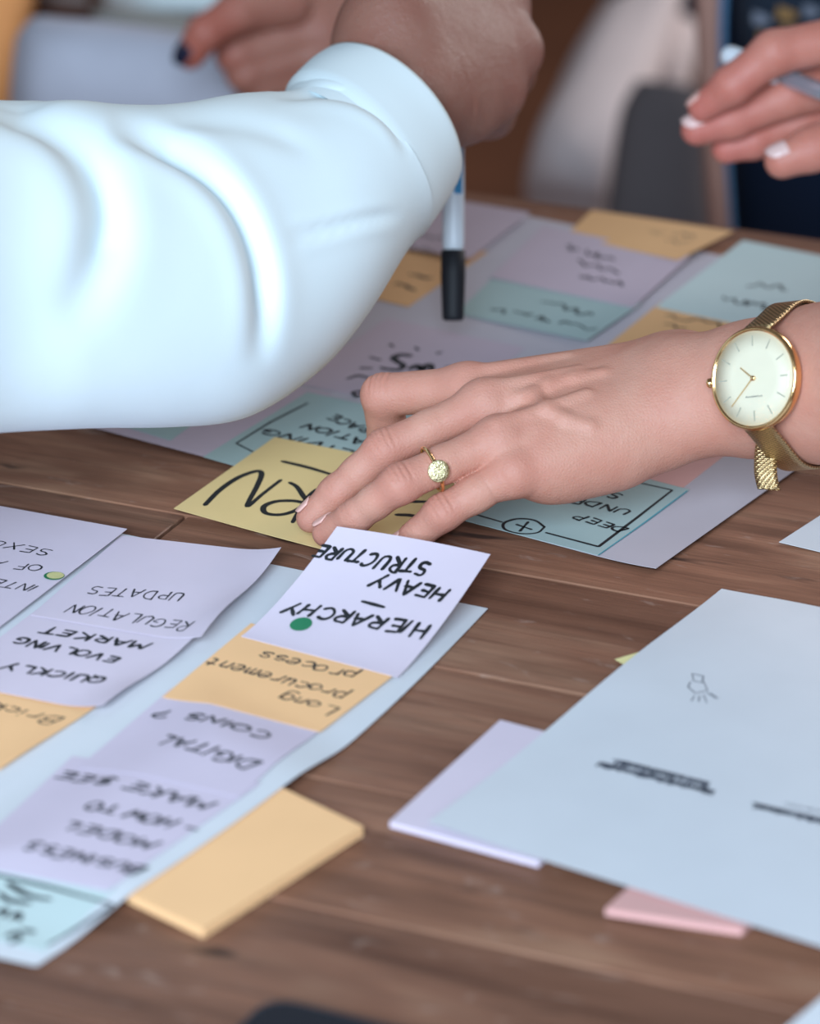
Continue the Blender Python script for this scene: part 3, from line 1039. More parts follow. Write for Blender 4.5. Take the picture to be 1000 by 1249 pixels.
n13.ribbons(n13.px_strokes([[(664, 643), (652, 635), (632, 633), (615, 638), (616, 646), (634, 651), (655, 650), (664, 643)]]) +
            n13.px_strokes([[(630, 640), (648, 646)], [(644, 637), (634, 648)]], False), 1.3, 'drawn_circle')
s_ = n13.text([('DEEP', (762, 648), (702, 629), 6.2), ('UNDER', (768, 626), (680, 604), 6.2), ('SEA', (757, 607), (712, 595), 6.0)])
n13.ribbons(s_, 1.2)
n13.ribbons(n13.px_strokes([[(838, 599), (784, 639), (730, 677)]], False), .7, 'edge_line', M['tealink'], off=.0001)

yel = Paper('sticky_note', [(335, 533, 2.2), (612, 588, 2.2), (488, 694, 1.9), (212, 620, 3.2)], M['yellow'],
            'yellow note with big letters RN held down by the fingertips', 'sticky note', n=24,
            lift=lambda S, T: -0.9 * np.sin(np.pi * np.clip(S, 0, 1)) * (1 - T) * 0.6)
big = [[(250, 616), (268, 598), (290, 583), (312, 575), (319, 578), (314, 592), (301, 618)], [(301, 618), (320, 603), (342, 586)],
       [(354, 589), (362, 594), (369, 604), (374, 613)],
       [(374, 613), (356, 611), (336, 612), (322, 618), (324, 626), (342, 628), (362, 622), (380, 608), (388, 599), (385, 598), (374, 608), (364, 624), (357, 637)],
       [(345, 563), (378, 571), (420, 584)],
       [(484, 628), (502, 629), (520, 634)], [(498, 612), (524, 612)]]
for q_ in ([big[0] + big[1][1:]], [big[2] + big[3][1:]], [big[4]], [big[5]], [big[6]]):
    yel.ribbons(yel.px_strokes(q_), 2.4, 'handwriting')

# ------------------------------------------------------------------ bodies: implicit surfaces meshed with surface nets
def cone_d(P, a, b, r1, r2):
    ba = b - a
    t = np.clip(((P - a) @ ba) / (ba @ ba), 0, 1)
    q = P - a - t[:, None] * ba
    return np.sqrt(np.einsum('ij,ij->i', q, q)) - (r1 + (r2 - r1) * t)


def smin(a, b, k):
    h = np.clip(0.5 + 0.5 * (b - a) / k, 0, 1)
    return b * (1 - h) + a * h - k * h * (1 - h)


class Body:
    def __init__(s):
        s.core = []      # (a, b, r1, r2, k)
        s.limbs = []     # (chain points, radii, k inside the chain, k to the core)
        s.grooves = []   # (point, axis, radius, depth, width)

    def bone(s, a, b, r1, r2, k=0.008):
        s.core.append((np.asarray(a), np.asarray(b), r1, r2, k))

    def limb(s, pts, radii, k=0.003, kc=0.006):
        s.limbs.append(([np.asarray(p) for p in pts], radii, k, kc))

    def __call__(s, P):
        d = None
        for a, b, r1, r2, k in s.core:
            e = cone_d(P, a, b, r1, r2)
            d = e if d is None else smin(d, e, k)
        out = d
        for pts, rad, k, kc in s.limbs:
            e = None
            for i in range(len(pts) - 1):
                g = cone_d(P, pts[i], pts[i + 1], rad[i], rad[i + 1])
                e = g if e is None else smin(e, g, k)
            out = np.minimum(out, smin(d, e, kc))
        for p, ax, r, dep, wd in s.grooves:
            q = P - p
            near = np.einsum('ij,ij->i', q, q) < (r * 1.6) ** 2
            if near.any():
                x = q[near] @ ax
                fo = 1 - np.einsum('ij,ij->i', q[near], q[near]) / (r * 1.6) ** 2
                out[near] = out[near] + dep * fo * np.exp(-(x / wd) ** 2)
        return out

    def bounds(s):
        L = []
        for a, b, r1, r2, k in s.core:
            L += [a - r1, a + r1, b - r2, b + r2]
        for pts, rad, k, kc in s.limbs:
            for p, r in zip(pts, rad):
                L += [p - r, p + r]
        L = np.array(L)
        return L.min(0), L.max(0)

    def mesh(s, h, pad_=0.006):
        lo, hi = s.bounds()
        lo = lo - pad_
        hi = hi + pad_
        n = np.ceil((hi - lo) / h).astype(int) + 1
        # evaluate finely only in blocks that the surface can pass through
        B = 8
        nb = (n + B - 1) // B
        n = nb * B
        I = np.stack(np.meshgrid(*[np.arange(k_) for k_ in nb], indexing='ij'), -1).reshape(-1, 3)
        cen = lo + h * (I * B + (B - 1) / 2.0)
        dc_ = s(cen)
        Db = np.repeat(dc_[:, None], B ** 3, 1).astype(np.float32)
        keep = np.where(np.abs(dc_) < h * B * 0.95 + .003)[0]
        loc = np.stack(np.meshgrid(*[np.arange(B)] * 3, indexing='ij'), -1).reshape(-1, 3)
        for a_ in range(0, len(keep), 600):
            kk_ = keep[a_:a_ + 600]
            P = lo + h * (I[kk_][:, None] * B + loc[None])
            Db[kk_] = s(P.reshape(-1, 3)).reshape(len(kk_), -1)
        D = Db.reshape(*nb, B, B, B).transpose(0, 3, 1, 4, 2, 5).reshape(n)
        return surface_nets(D, lo, h)


def surface_nets(D, lo, h):
    n = np.array(D.shape)
    S = D < 0
    c = n - 1
    cnt = np.zeros(c, np.int32)
    acc = np.zeros((*c, 3), np.float32)
    offs = [(x, y, z) for x in (0, 1) for y in (0, 1) for z in (0, 1)]

    def cornr(A, o):
        return A[o[0]:o[0] + c[0], o[1]:o[1] + c[1], o[2]:o[2] + c[2]]
    cs = sum(cornr(S, o).astype(np.int8) for o in offs)
    act = (cs > 0) & (cs < 8)
    idx = np.argwhere(act)
    pos = np.zeros((len(idx), 3))
    num = np.zeros(len(idx))
    for o in offs:
        for ax in range(3):
            if o[ax] == 1:
                continue
            o2 = list(o)
            o2[ax] = 1
            d0 = D[idx[:, 0] + o[0], idx[:, 1] + o[1], idx[:, 2] + o[2]]
            d1 = D[idx[:, 0] + o2[0], idx[:, 1] + o2[1], idx[:, 2] + o2[2]]
            cr = (d0 < 0) != (d1 < 0)
            t = np.where(cr, d0 / np.where(cr, d0 - d1, 1), 0)
            p = np.tile(np.array(o, float), (len(idx), 1))
            p[:, ax] = t
            pos += p * cr[:, None]
            num += cr
    V = lo + h * (idx + pos / num[:, None])
    ID = -np.ones(c, np.int64)
    ID[tuple(idx.T)] = np.arange(len(idx))
    F_ = []
    for ax in range(3):
        b, e = (ax + 1) % 3, (ax + 2) % 3
        sl0 = [slice(None)] * 3
        sl1 = [slice(None)] * 3
        sl0[ax] = slice(0, n[ax] - 1)
        sl1[ax] = slice(1, n[ax])
        A, B = S[tuple(sl0)], S[tuple(sl1)]
        E = np.argwhere(A != B)
        E = E[(E[:, b] > 0) & (E[:, e] > 0) & (E[:, b] < n[b] - 1) & (E[:, e] < n[e] - 1)]
        inside0 = S[tuple(E.T)]

        def cid(db, de):
            q = E.copy()
            q[:, b] += db
            q[:, e] += de
            return ID[tuple(q.T)]
        q = np.stack([cid(-1, -1), cid(0, -1), cid(0, 0), cid(-1, 0)], 1)
        q[~inside0] = q[~inside0][:, ::-1]
        F_.append(q)
    Fq = np.vstack(F_)
    # a pass of gentle smoothing
    for _ in range(1):
        s_ = np.zeros_like(V)
        m_ = np.zeros(len(V))
        for k_ in range(4):
            for sgn in (1, -1):
                np.add.at(s_, Fq[:, k_], V[Fq[:, (k_ + sgn) % 4]])
                np.add.at(m_, Fq[:, k_], 1)
        V = V * .5 + .5 * s_ / np.maximum(m_, 1)[:, None]
    return V, Fq


def body_obj(name, body, h, mat, parent, flush=None):
    V, Fq = body.mesh(h)
    off = world_origin(parent)
    me = bpy.data.meshes.new(name)
    me.vertices.add(len(V))
    me.vertices.foreach_set('co', (V - off).astype(np.float32).ravel())
    me.loops.add(len(Fq) * 4)
    me.loops.foreach_set('vertex_index', Fq.ravel().astype(np.int32))
    me.polygons.add(len(Fq))
    me.polygons.foreach_set('loop_start', np.arange(0, len(Fq) * 4, 4, dtype=np.int32))
    me.polygons.foreach_set('use_smooth', np.ones(len(Fq), bool))
    me.update(calc_edges=True)
    me.validate()
    if flush:
        a = me.attributes.new('flush', 'FLOAT', 'POINT')
        val = np.zeros(len(V))
        for p, r, s_ in flush:
            val = np.maximum(val, s_ * np.exp(-(np.linalg.norm(V - p, axis=1) / r) ** 2))
        a.data.foreach_set('value', val.astype(np.float32))
    me.materials.append(mat)
    o = bpy.data.objects.new(name, me)
    COL.objects.link(o)
    o.parent = parent
    return o


def nail(parent, tip, prev, dorsal, r, mat, ln=0.0105, back=0.0055, width=1.15, label=None):
    """a curved fingernail on the back of a fingertip"""
    ax = unit(np.asarray(tip) - np.asarray(prev))
    d = unit(np.asarray(dorsal) - ax * (np.asarray(dorsal) @ ax))
    sd = np.cross(ax, d)
    V, Fc = [], []
    nu, nv = 9, 9
    for j in range(nv):
        v_ = j / (nv - 1)
        along = -back + ln * v_
        # rounded outline, nail follows the tip down
        half = width * (0.55 + 0.45 * min(1, 4 * v_)) * (1.0 if v_ < .75 else math.sqrt(max(0.1, 1 - ((v_ - .75) / .27) ** 2)))
        drop = 0.0 if along < 0 else (1 - math.sqrt(max(0, 1 - min(.98, along / (r * 1.35)) ** 2))) * r
        for i in range(nu):
            a = (i / (nu - 1) * 2 - 1) * half * .78
            V.append(np.asarray(tip) + ax * along + (d * math.cos(a) + sd * math.sin(a)) * (r + .0005 - drop))
    for j in range(nv - 1):
        for i in range(nu - 1):
            a = j * nu + i
            Fc.append((a, a + 1, a + 1 + nu, a + nu))
    o = mesh_obj('fingernail', V, Fc, mat, parent)
    md = o.modifiers.new('thickness', 'SOLIDIFY')
    md.thickness = 0.0006
    if label:
        o['label'] = label
    return o


mm = 0.001
# ------------------------------------------------------------------ the woman's left hand, fingertips on the yellow note
HAND = Body()
Wc = UZ(842, 481, .060)
W_rad = UZ(838, 457, .060)      # thumb side of the wrist
W_uln = UZ(836, 505, .056)      # little finger side of the wrist
arm1 = UZ(925, 474, .0670)
arm2 = UZ(1005, 468, .0765)
arm3 = UZ(1150, 452, .098)
arm4 = UZ(1420, 415, .140)
iM, iP, iD, iT = UZ(568, 474, .057), UZ(467, 482, .050), UZ(473, 532, .027), UZ(488, 572, .0125)
mM, mP, mD, mT = UZ(590, 494, .058), UZ(470, 548, .0415), UZ(410, 601, .0225), UZ(379, 632, .0112)
rM, rP, rD, rT = UZ(607, 537, .052), UZ(488, 590, .0385), UZ(432, 631, .0215), UZ(398, 650, .0112)
pM, pP, pD, pT = UZ(625, 577, .041), UZ(540, 625, .0265), UZ(508, 653, .0155), UZ(487, 668, .0095)
HAND.bone(arm3, arm4, 36 * mm, 42 * mm, .01)
HAND.bone(arm2, arm3, 31.5 * mm, 36 * mm, .01)
HAND.bone(arm1, arm2, 27.5 * mm, 31.5 * mm, .01)
HAND.bone(Wc, arm1, 24.5 * mm, 27.5 * mm, .01)
HAND.bone(W_rad, Wc, 19 * mm, 20 * mm, .01)
HAND.bone(W_uln, Wc, 18.5 * mm, 20 * mm, .01)
# metacarpals
HAND.bone(UZ(800, 460, .060), iM, 17 * mm, 9.8 * mm, .012)
HAND.bone(UZ(800, 476, .060), mM, 17 * mm, 10.0 * mm, .012)
HAND.bone(UZ(800, 497, .057), rM, 17 * mm, 9.4 * mm, .010)
HAND.bone(UZ(800, 514, .053), pM, 16 * mm, 9.2 * mm, .010)
# heel of the hand on the little finger side, and the ball of the thumb beneath
HAND.bone(UZ(786, 531, .046), UZ(665, 577, .037), 14.5 * mm, 11.0 * mm, .014)
HAND.bone(UZ(745, 553, .041), UZ(690, 567, .038), 13.5 * mm, 12.5 * mm, .014)
HAND.bone(UZ(790, 500, .046), UZ(705, 520, .036), 15 * mm, 13 * mm, .012)
# knuckles and extensor tendons
for a_, r_ in ((iM, 10.4), (mM, 10.8), (rM, 10.0), (pM, 9.4)):
    HAND.bone(a_, a_ + np.array([.001, 0, .0006]), r_ * mm, r_ * mm, .004)
up_d = unit(np.array([0, -.35, 1.0]))
for a_, b_ in ((iM, UZ(790, 458, .060)), (mM, UZ(795, 470, .061)), (rM, UZ(798, 486, .0595))):
    HAND.bone(a_ + up_d * .0088, a_ * .45 + b_ * .55 + up_d * .0128, 2.2 * mm, 1.8 * mm, .004)
# blue veins standing out on the back of the hand
def on_skin(px, py, sink):
    """point where the view of a pixel meets the hand, pushed in a little"""
    ds = np.linspace(1.45, 1.75, 500)
    r_ = ray(px, py)
    val = HAND(CAM[None] + ds[:, None] * r_[None])
    k_ = np.argmax(val < 0)
    return CAM + r_ * (ds[k_] + sink)


vein = [on_skin(*q, .0006) for q in ((735, 455), (700, 462), (668, 470), (650, 482), (628, 484))]
vein2 = [on_skin(*q, .0008) for q in ((720, 520), (690, 512), (668, 500), (650, 482))]

fr = lambda *r: [x * mm for x in r]
HAND.limb([iM, iP, iD, iT], fr(9.6, 9.3, 8.6, 7.2), .003, .005)
HAND.limb([mM, mM * .45 + mP * .55, mP, mP * .45 + mD * .55, mD, mT], fr(9.6, 8.1, 8.7, 7.3, 7.3, 6.3), .003, .004)
HAND.limb([rM, rM * .45 + rP * .55, rP, rP * .45 + rD * .55, rD, rT], fr(9.2, 7.9, 8.4, 7.0, 7.1, 6.1), .003, .004)
HAND.limb([pM, pM * .45 + pP * .55, pP, pD, pT], fr(8.8, 7.5, 7.7, 6.4, 5.5), .003, .004)
thM, thI, thT = UZ(700, 508, .031), UZ(640, 530, .021), UZ(592, 552, .0105)
HAND.limb([UZ(785, 490, .047), thM, thI, thT], fr(14, 11.5, 9.8, 8.2), .004, .01)
# creases over the finger joints
for a_, b_, r_ in ((mM, mP, 9.3), (rM, rP, 9.0), (pM, pP, 8.2), (iM, iP, 9.6)):
    ax_ = unit(b_ - a_)
    dd = unit(up_d - ax_ * (up_d @ ax_))
    for o_ in (-4.2, -1.5, 1.0, 3.4):
        HAND.grooves.append((b_ + dd * r_ * mm + ax_ * o_ * mm, ax_, 5.4 * mm, .75 * mm, .62 * mm))
for a_, b_, r_ in ((mP, mD, 8.0), (rP, rD, 7.8), (pP, pD, 6.9)):
    ax_ = unit(b_ - a_)
    dd = unit(up_d - ax_ * (up_d @ ax_))
    for o_ in (-1.2, .6):
        HAND.grooves.append((b_ + dd * r_ * mm + ax_ * o_ * mm, ax_, 4.4 * mm, .55 * mm, .55 * mm))
for vv_ in (vein, vein2):
    for a_, b_ in zip(vv_[:-1], vv_[1:]):
        HAND.bone(a_, b_, 1.0 * mm, 1.0 * mm, .005)
# skin folds at the base of the little finger
for q_, z_ in (((622, 592), .044), ((606, 607), .036)):
    HAND.grooves.append((UZ(q_[0], q_[1], z_), unit(pM - pP + np.array([0, 0, .0])), 9 * mm, .7 * mm, .9 * mm))

woman = empty('person', (float(Wc[0]), float(Wc[1]), 0.0),
              'person reaching in from the right, bare arm with gold watch, fingertips on yellow note', 'person')
fl = [(p_, .011, .55) for p_ in (mP, rP, pP, iP)] + [(p_, .009, .45) for p_ in (mT, rT, pT, mD, rD)] + \
     [(p_, .013, .4) for p_ in (iM, mM, rM, pM)]
body_obj('body', HAND, .0007, M['skin'], woman, fl)
for tp, pv, r_ in ((mT, mD, 6.8), (rT, rD, 6.6), (pT, pD, 5.8), (iT, iD, 7.0), (thT, thI, 8.2)):
    nail(woman, tp, pv, unit(np.array([-.55, .35, 1.0])) if tp is not iT else unit(np.array([-1, -.2, .3])), r_ * mm, M['nail_soft'], ln=.0085, back=.0062, width=.95)

# ------------------------------------------------------------------ gold ring on the ring finger
def surf(body, p, d, r0=0.004, r1=0.06):
    """distance from p along d to the body's surface"""
    rs = np.linspace(r0, r1, 160)
    val = body(p[None] + rs[:, None] * d[None])
    k_ = np.argmax(val > 0)
    return rs[k_]


ring_c = rM * .27 + rP * .73 + (rM - rP) * .06
ax_r = unit(rP - rM)
to_cam = unit(CAM - ring_c)
toward = unit(UZ(532, 594, .053) - ring_c)
e1 = unit(toward - ax_r * (toward @ ax_r))
e2 = np.cross(ax_r, e1)
ring = empty('finger_ring', tuple(float(x) for x in ring_c), 'thin gold ring with a round hammered disc on the ring finger', 'ring')
pts = []
for k_ in range(48):
    a_ = 2 * math.pi * k_ / 48
    d_ = math.cos(a_) * e1 + math.sin(a_) * e2
    pts.append(9.75 * mm * d_ + ring_c)
pts = np.array(pts)
V, Fc = [], []
for k_ in range(48):
    d_ = unit(pts[k_] - ring_c)
    for j in range(8):
        b_ = 2 * math.pi * j / 8
        V.append(pts[k_] + .00075 * math.cos(b_) * d_ + .00085 * math.sin(b_) * ax_r)
for k_ in range(48):
    for j in range(8):
        k2, j2_ = (k_ + 1) % 48, (j + 1) % 8
        Fc.append((k_ * 8 + j, k2 * 8 + j, k2 * 8 + j2_, k_ * 8 + j2_))
mesh_obj('band', V, Fc, M['gold'], ring)
dc = ring_c + e1 * 9.9 * mm
V, Fc = lathe_vf([(3.8 * mm, 0), (4.6 * mm, .3 * mm), (4.7 * mm, .9 * mm), (4.4 * mm, 1.25 * mm), (2.4 * mm, 1.4 * mm), (.6 * mm, 1.42 * mm)], dc, e1, ax_r, 32)
mesh_obj('disc', V, Fc, M['goldtex'], ring)

# ------------------------------------------------------------------ wrist watch
AX = unit(arm2 - Wc)                               # along the arm, away from the fingers
wa = UZ(983, 471, .0712)                          # point on the arm axis under the watch
tgt = UD(981, 462.5, np.dot(wa - CAM, FWD) - .030)
wn = unit(tgt - wa)
wn = unit(wn - AX * (wn @ AX))
wn0 = wn
wn = unit(wn - AX * .13)
wx = unit(AX - wn * (AX @ wn))                     # towards the elbow (3 o'clock side lies the other way)
wy = np.cross(wn, wx)
if wy[2] < 0:
    wy = -wy
r_s = surf(HAND, wa, wn0)
wc = wa + wn0 * (r_s + .0022)
watch = empty('wrist_watch', tuple(float(x) for x in wc), 'gold wrist watch with pale round dial and mesh band', 'watch')
R = 21.5 * mm
V, Fc = lathe_vf([(R * .84, -.4 * mm), (R * .97, .6 * mm), (R * 1.0, 2.0 * mm), (R * 1.0, 4.2 * mm), (R * .985, 5.2 * mm), (R * .955, 5.7 * mm), (R * .925, 5.6 * mm), (R * .91, 4.9 * mm)], wc, wn, wx, 72)
case = mesh_obj('case', V, Fc, M['gold'], watch)
V, Fc = lathe_vf([(R * .90, 4.6 * mm), (R * .91, 5.0 * mm), (R * .5, 5.02 * mm), (R * .05, 5.02 * mm)], wc, wn, wx, 72)
dial = mesh_obj('dial', V, Fc, M['dial'], watch)


def on_dial(x, y, z):
    return wc + wn * z + wx * x + wy * y


def dial_bar(name, p0, p1, w_, z, mat, parent=None):
    p0, p1 = np.array(p0), np.array(p1)
    d_ = unit(p1 - p0)
    n_ = np.array([-d_[1], d_[0]]) * w_ / 2
    V = []
    for zz in (z, z + .15 * mm):
        for q in (p0 - n_, p1 - n_ * .7, p1 + n_ * .7, p0 + n_):
            V.append(on_dial(q[0], q[1], zz))
    Fc = [(0, 1, 2, 3), (7, 6, 5, 4), (0, 4, 5, 1), (1, 5, 6, 2), (2, 6, 7, 3), (3, 7, 4, 0)]
    return mesh_obj(name, V, Fc, mat, parent or watch, smooth=False)


for k_ in range(12):
    a_ = math.radians(30 * k_)
    u_ = np.array([math.sin(a_), math.cos(a_)])
    dial_bar('hour_marker', u_ * R * .62, u_ * R * .82, .55 * mm, 5.05 * mm, M['dialmark'], dial)
dial_bar('hour_hand', (.5 * mm, -.5 * mm), (-6.2 * mm, 4.8 * mm), .8 * mm, 5.35 * mm, M['gold'])
dial_bar('minute_hand', (.5 * mm, .7 * mm), (-11.0 * mm, -11.0 * mm), .6 * mm, 5.6 * mm, M['gold'])
V, Fc = lathe_vf([(1.1 * mm, 5.0 * mm), (1.1 * mm, 5.9 * mm), (.6 * mm, 6.1 * mm)], wc, wn, wx, 20)
mesh_obj('centre_pin', V, Fc, M['gold'], watch)
# tiny maker's line below the centre
for k_ in range(9):
    x0 = (-4.0 + k_ * .95) * mm
    dial_bar('dial_lettering', (x0, (-7.9 + .25 * random.random()) * mm), (x0 + .55 * mm, (-7.4 + .25 * random.random()) * mm), .35 * mm, 5.05 * mm, M['softink'], dial)
V, Fc = lathe_vf([(R * .915, 5.5 * mm), (R * .8, 6.1 * mm), (R * .5, 6.5 * mm), (R * .1, 6.6 * mm)], wc, wn, wx, 64)
mesh_obj('crystal', V, Fc, M['glass'], watch)
cw = wc + wn * 2.8 * mm - wx * R * .99
V, Fc = lathe_vf([(1.2 * mm, 0), (1.3 * mm, .8 * mm), (2.1 * mm, 1.0 * mm), (2.1 * mm, 2.6 * mm), (1.7 * mm, 3.0 * mm)], cw, -wx, wn, 20)
mesh_obj('crown', V, Fc, M['gold'], watch)


def band_obj(name, path, nrm, width_dir, width, th, mat, parent):
    """flat strip along a path, with UVs that run along it"""
    path = np.asarray(path)
    n = len(path)
    L_ = np.concatenate([[0], np.cumsum(np.linalg.norm(np.diff(path, axis=0), axis=1))])
    V, Fc, UVv = [], [], []
    wd = np.broadcast_to(np.asarray(width_dir), path.shape)
    wi = np.broadcast_to(np.asarray(width), (n,))
    m = 5
    for i in range(n):
        for j in range(m):
            t_ = j / (m - 1) - .5
            V.append(path[i] + wd[i] * wi[i] * t_ + nrm[i] * th)
            UVv.append((t_ * wi[i] / .004, L_[i] / .004))
    for i in range(n):
        for j in range(m):
            t_ = j / (m - 1) - .5
            V.append(path[i] + wd[i] * wi[i] * t_)
            UVv.append((t_ * wi[i] / .004, L_[i] / .004))
    N_ = n * m
    for i in range(n - 1):
        for j in range(m - 1):
            a = i * m + j
            Fc.append((a, a + 1, a + 1 + m, a + m))
            Fc.append((N_ + a, N_ + a + m, N_ + a + m + 1, N_ + a + 1))
        a = i * m
        Fc.append((a, a + m, N_ + a + m, N_ + a))
        a = i * m + m - 1
        Fc.append((a, N_ + a, N_ + a + m, a + m))
    for i in (0, n - 1):
        for j in range(m - 1):
            a = i * m + j
            Fc.append((a, N_ + a, N_ + a + 1, a + 1))
    o = mesh_obj(name, V, Fc, mat, parent)
    uv = o.data.uv_layers.new(name='UVMap')
    for lp in o.data.loops:
        uv.data[lp.index].uv = UVv[lp.vertex_index]
    return o


# band wraps the wrist: follow the skin round, starting and ending at the case
wrap = unit(AX + wn * 0)                            # band plane is square to the arm
b1 = unit(wn - wrap * (wn @ wrap))
b2 = np.cross(wrap, b1)
if b2[2] < 0:
    b2 = -b2
wbase = wa
path, nr_ = [], []
for a_ in np.linspace(math.radians(38), math.radians(322), 90):
    d_ = math.cos(a_) * b1 + math.sin(a_) * b2
    ss = max(surf(HAND, wbase + wrap * o_, d_) for o_ in (-.008, 0, .008))
    path.append(wbase + d_ * (ss + .0006))
    nr_.append(d_)
# lugs: pull the two ends up to the case
first = wc + wy * R * .93 + wn * 2.0 * mm
last = wc - wy * R * .93 + wn * 2.0 * mm
path = [first + wy * 0, (first + path[0]) / 2 + b1 * .001] + path[2:-2] + [(last + path[-1]) / 2 + b1 * .001, last]
nr_ = [unit(nr_[0] + wn)] + [nr_[0]] + nr_[2:-2] + [nr_[-1]] + [unit(nr_[-1] + wn)]
sm = np.array(path)
for _ in range(3):
    sm[1:-1] = .5 * sm[1:-1] + .25 * (sm[:-2] + sm[2:])
band_obj('mesh_band', sm, np.array(nr_), wx, 14 * mm, 1.1 * mm, M['band'], watch)
# loose band end hanging below the wrist
pl = [UZ(936, 540, .0545), UZ(934, 558, .0500), UZ(934, 578, .0445), UZ(938, 597, .0385)]
pl = catmull(np.array(pl), 12)
nl = np.tile(unit(np.array([-.2, -.9, .25])), (12, 1))
band_obj('band_end', pl, nl, unit(np.array([1, -.25, .05])), 9.5 * mm, 1.1 * mm, M['band'], watch)

# ------------------------------------------------------------------ the man in the white shirt, marker in his fist
man = empty('person', tuple(float(x) for x in UD(300, 320, 1.6)), 'person in a white shirt whose sleeved arm and fist cross the upper left', 'person')
# rings: top px, bottom px, depth, near-side radius (m), near-side shift in px
RG = np.array([
    # tx,  ty,   bx,  by,  depth, rn,   ox,  oy
    [-330, 60, -330, 560, 1.38, .075, 20, -8],
    [-150, 92, -150, 540, 1.43, .074, 22, -8],
    [-20, 112, -10, 528, 1.49, .072, 26, -10],
    [60, 116, 100, 525, 1.52, .070, 30, -12],
    [130, 130, 210, 521, 1.55, .068, 34, -16],
    [205, 128, 305, 507, 1.58, .066, 36, -20],
    [265, 122, 385, 455, 1.61, .062, 38, -24],
    [315, 116, 445, 385, 1.635, .056, 40, -28],
    [352, 110, 492, 312, 1.66, .050, 42, -32],
    [368, 100, 515, 283, 1.672, .046, 44, -34],
])
NS, NT_ = 150, 112
rg = catmull(RG, NS)


def ring_pts(r, nt, grow=0.0):
    tx, ty, bx, by, dp, rn, ox, oy = r
    Tp, Bp = UD(tx, ty, dp), UD(bx, by, dp)
    C = (Tp + Bp) / 2
    A_ = (Tp - Bp) / 2
    C2 = UD((tx + bx) / 2 + ox, (ty + by) / 2 + oy, dp - rn)
    Nv = C2 - C
    th = np.linspace(0, 2 * np.pi, nt, endpoint=False)
    A_ = A_ * (1 + grow / np.linalg.norm(A_))
    Nv = Nv * (1 + grow / np.linalg.norm(Nv))
    return C[None] + np.cos(th)[:, None] * A_[None] + np.sin(th)[:, None] * Nv[None], C


def poly_dist(P, poly):
    """distance from pixels to a polyline, and side (+ right of travel)"""
    best = np.full(len(P), 1e9)
    side = np.zeros(len(P))
    tpar = np.zeros(len(P))
    m = len(poly) - 1
    for i in range(m):
        a, b = poly[i], poly[i + 1]
        ab = b - a
        t = np.clip(((P - a) @ ab) / (ab @ ab), 0, 1)
        q = P - a - t[:, None] * ab
        d = np.linalg.norm(q, axis=1)
        k_ = d < best
        best[k_] = d[k_]
        side[k_] = np.sign(ab[0] * q[k_, 1] - ab[1] * q[k_, 0])
        tpar[k_] = (i + t[k_]) / m
    return best, side, tpar


rows, ctrs = [], []
for r in rg:
    p, c = ring_pts(r, NT_)
    rows.append(p)
    ctrs.append(c)
SV = np.array(rows)
CT = np.array(ctrs)
# outward directions from the arm's own axis
ND = SV - CT[:, None]
ND /= np.linalg.norm(ND, axis=2)[:, :, None]
flat = SV.reshape(-1, 3)
nfl = ND.reshape(-1, 3)
pxs = PROJ(flat)
theta = np.tile(np.linspace(0, 2 * np.pi, NT_, endpoint=False), NS)
near = np.clip(np.sin(theta) * 3 + .6, 0, 1)
folds = [  # fold lines on the near side of the sleeve: polyline px, depth m, half width px, ridge m
    ([(-60, 112), (30, 128), (85, 160), (118, 210), (130, 270), (116, 330), (80, 400)], .0115, 25, .0012),
    ([(130, 150), (205, 180), (255, 212), (292, 258), (316, 320), (322, 385), (314, 450)], .0095, 14, .0014),
    ([(330, 116), (390, 112), (440, 124), (478, 150), (500, 190)], .0030, 7, .0008),
    ([(350, 292), (400, 280), (450, 266), (490, 262)], .0022, 7, .001),
    ([(190, 150), (260, 150), (330, 162), (390, 185)], .0016, 12, .0006),
]
disp = np.zeros(len(flat))
for poly, dep, wid, ridge in folds:
    pl_ = catmull(np.array(poly, float), 40)
    d_, sd_, tp_ = poly_dist(pxs, pl_)
    fade = np.clip(tp_ / .15, 0, 1) * np.clip((1 - tp_) / .25, 0, 1)
    fade = np.where((tp_ <= 0) | (tp_ >= 1), np.exp(-(d_ / wid) ** 2) * 0, fade)
    disp += near * fade * (-dep * np.exp(-(d_ / wid) ** 2) + ridge * np.exp(-((d_ - 2.0 * wid) / (wid * 1.2)) ** 2))
rn_ = np.random.RandomState(3)
wpar = np.repeat(np.linspace(0, 1, NS), NT_)
for k_ in range(6):
    disp += .0002 * np.sin(wpar * rn_.uniform(10, 30) + theta * rn_.randint(1, 4) + rn_.uniform(0, 6))
flat = flat + nfl * disp[:, None]
Fc = []
for i in range(NS - 1):
    for k_ in range(NT_):
        k2 = (k_ + 1) % NT_
        Fc.append((i * NT_ + k_, i * NT_ + k2, (i + 1) * NT_ + k2, (i + 1) * NT_ + k_))
Fc.append(tuple(range(NT_)))
slv = mesh_obj('shirt_sleeve', flat, Fc, M['shirt'], man)
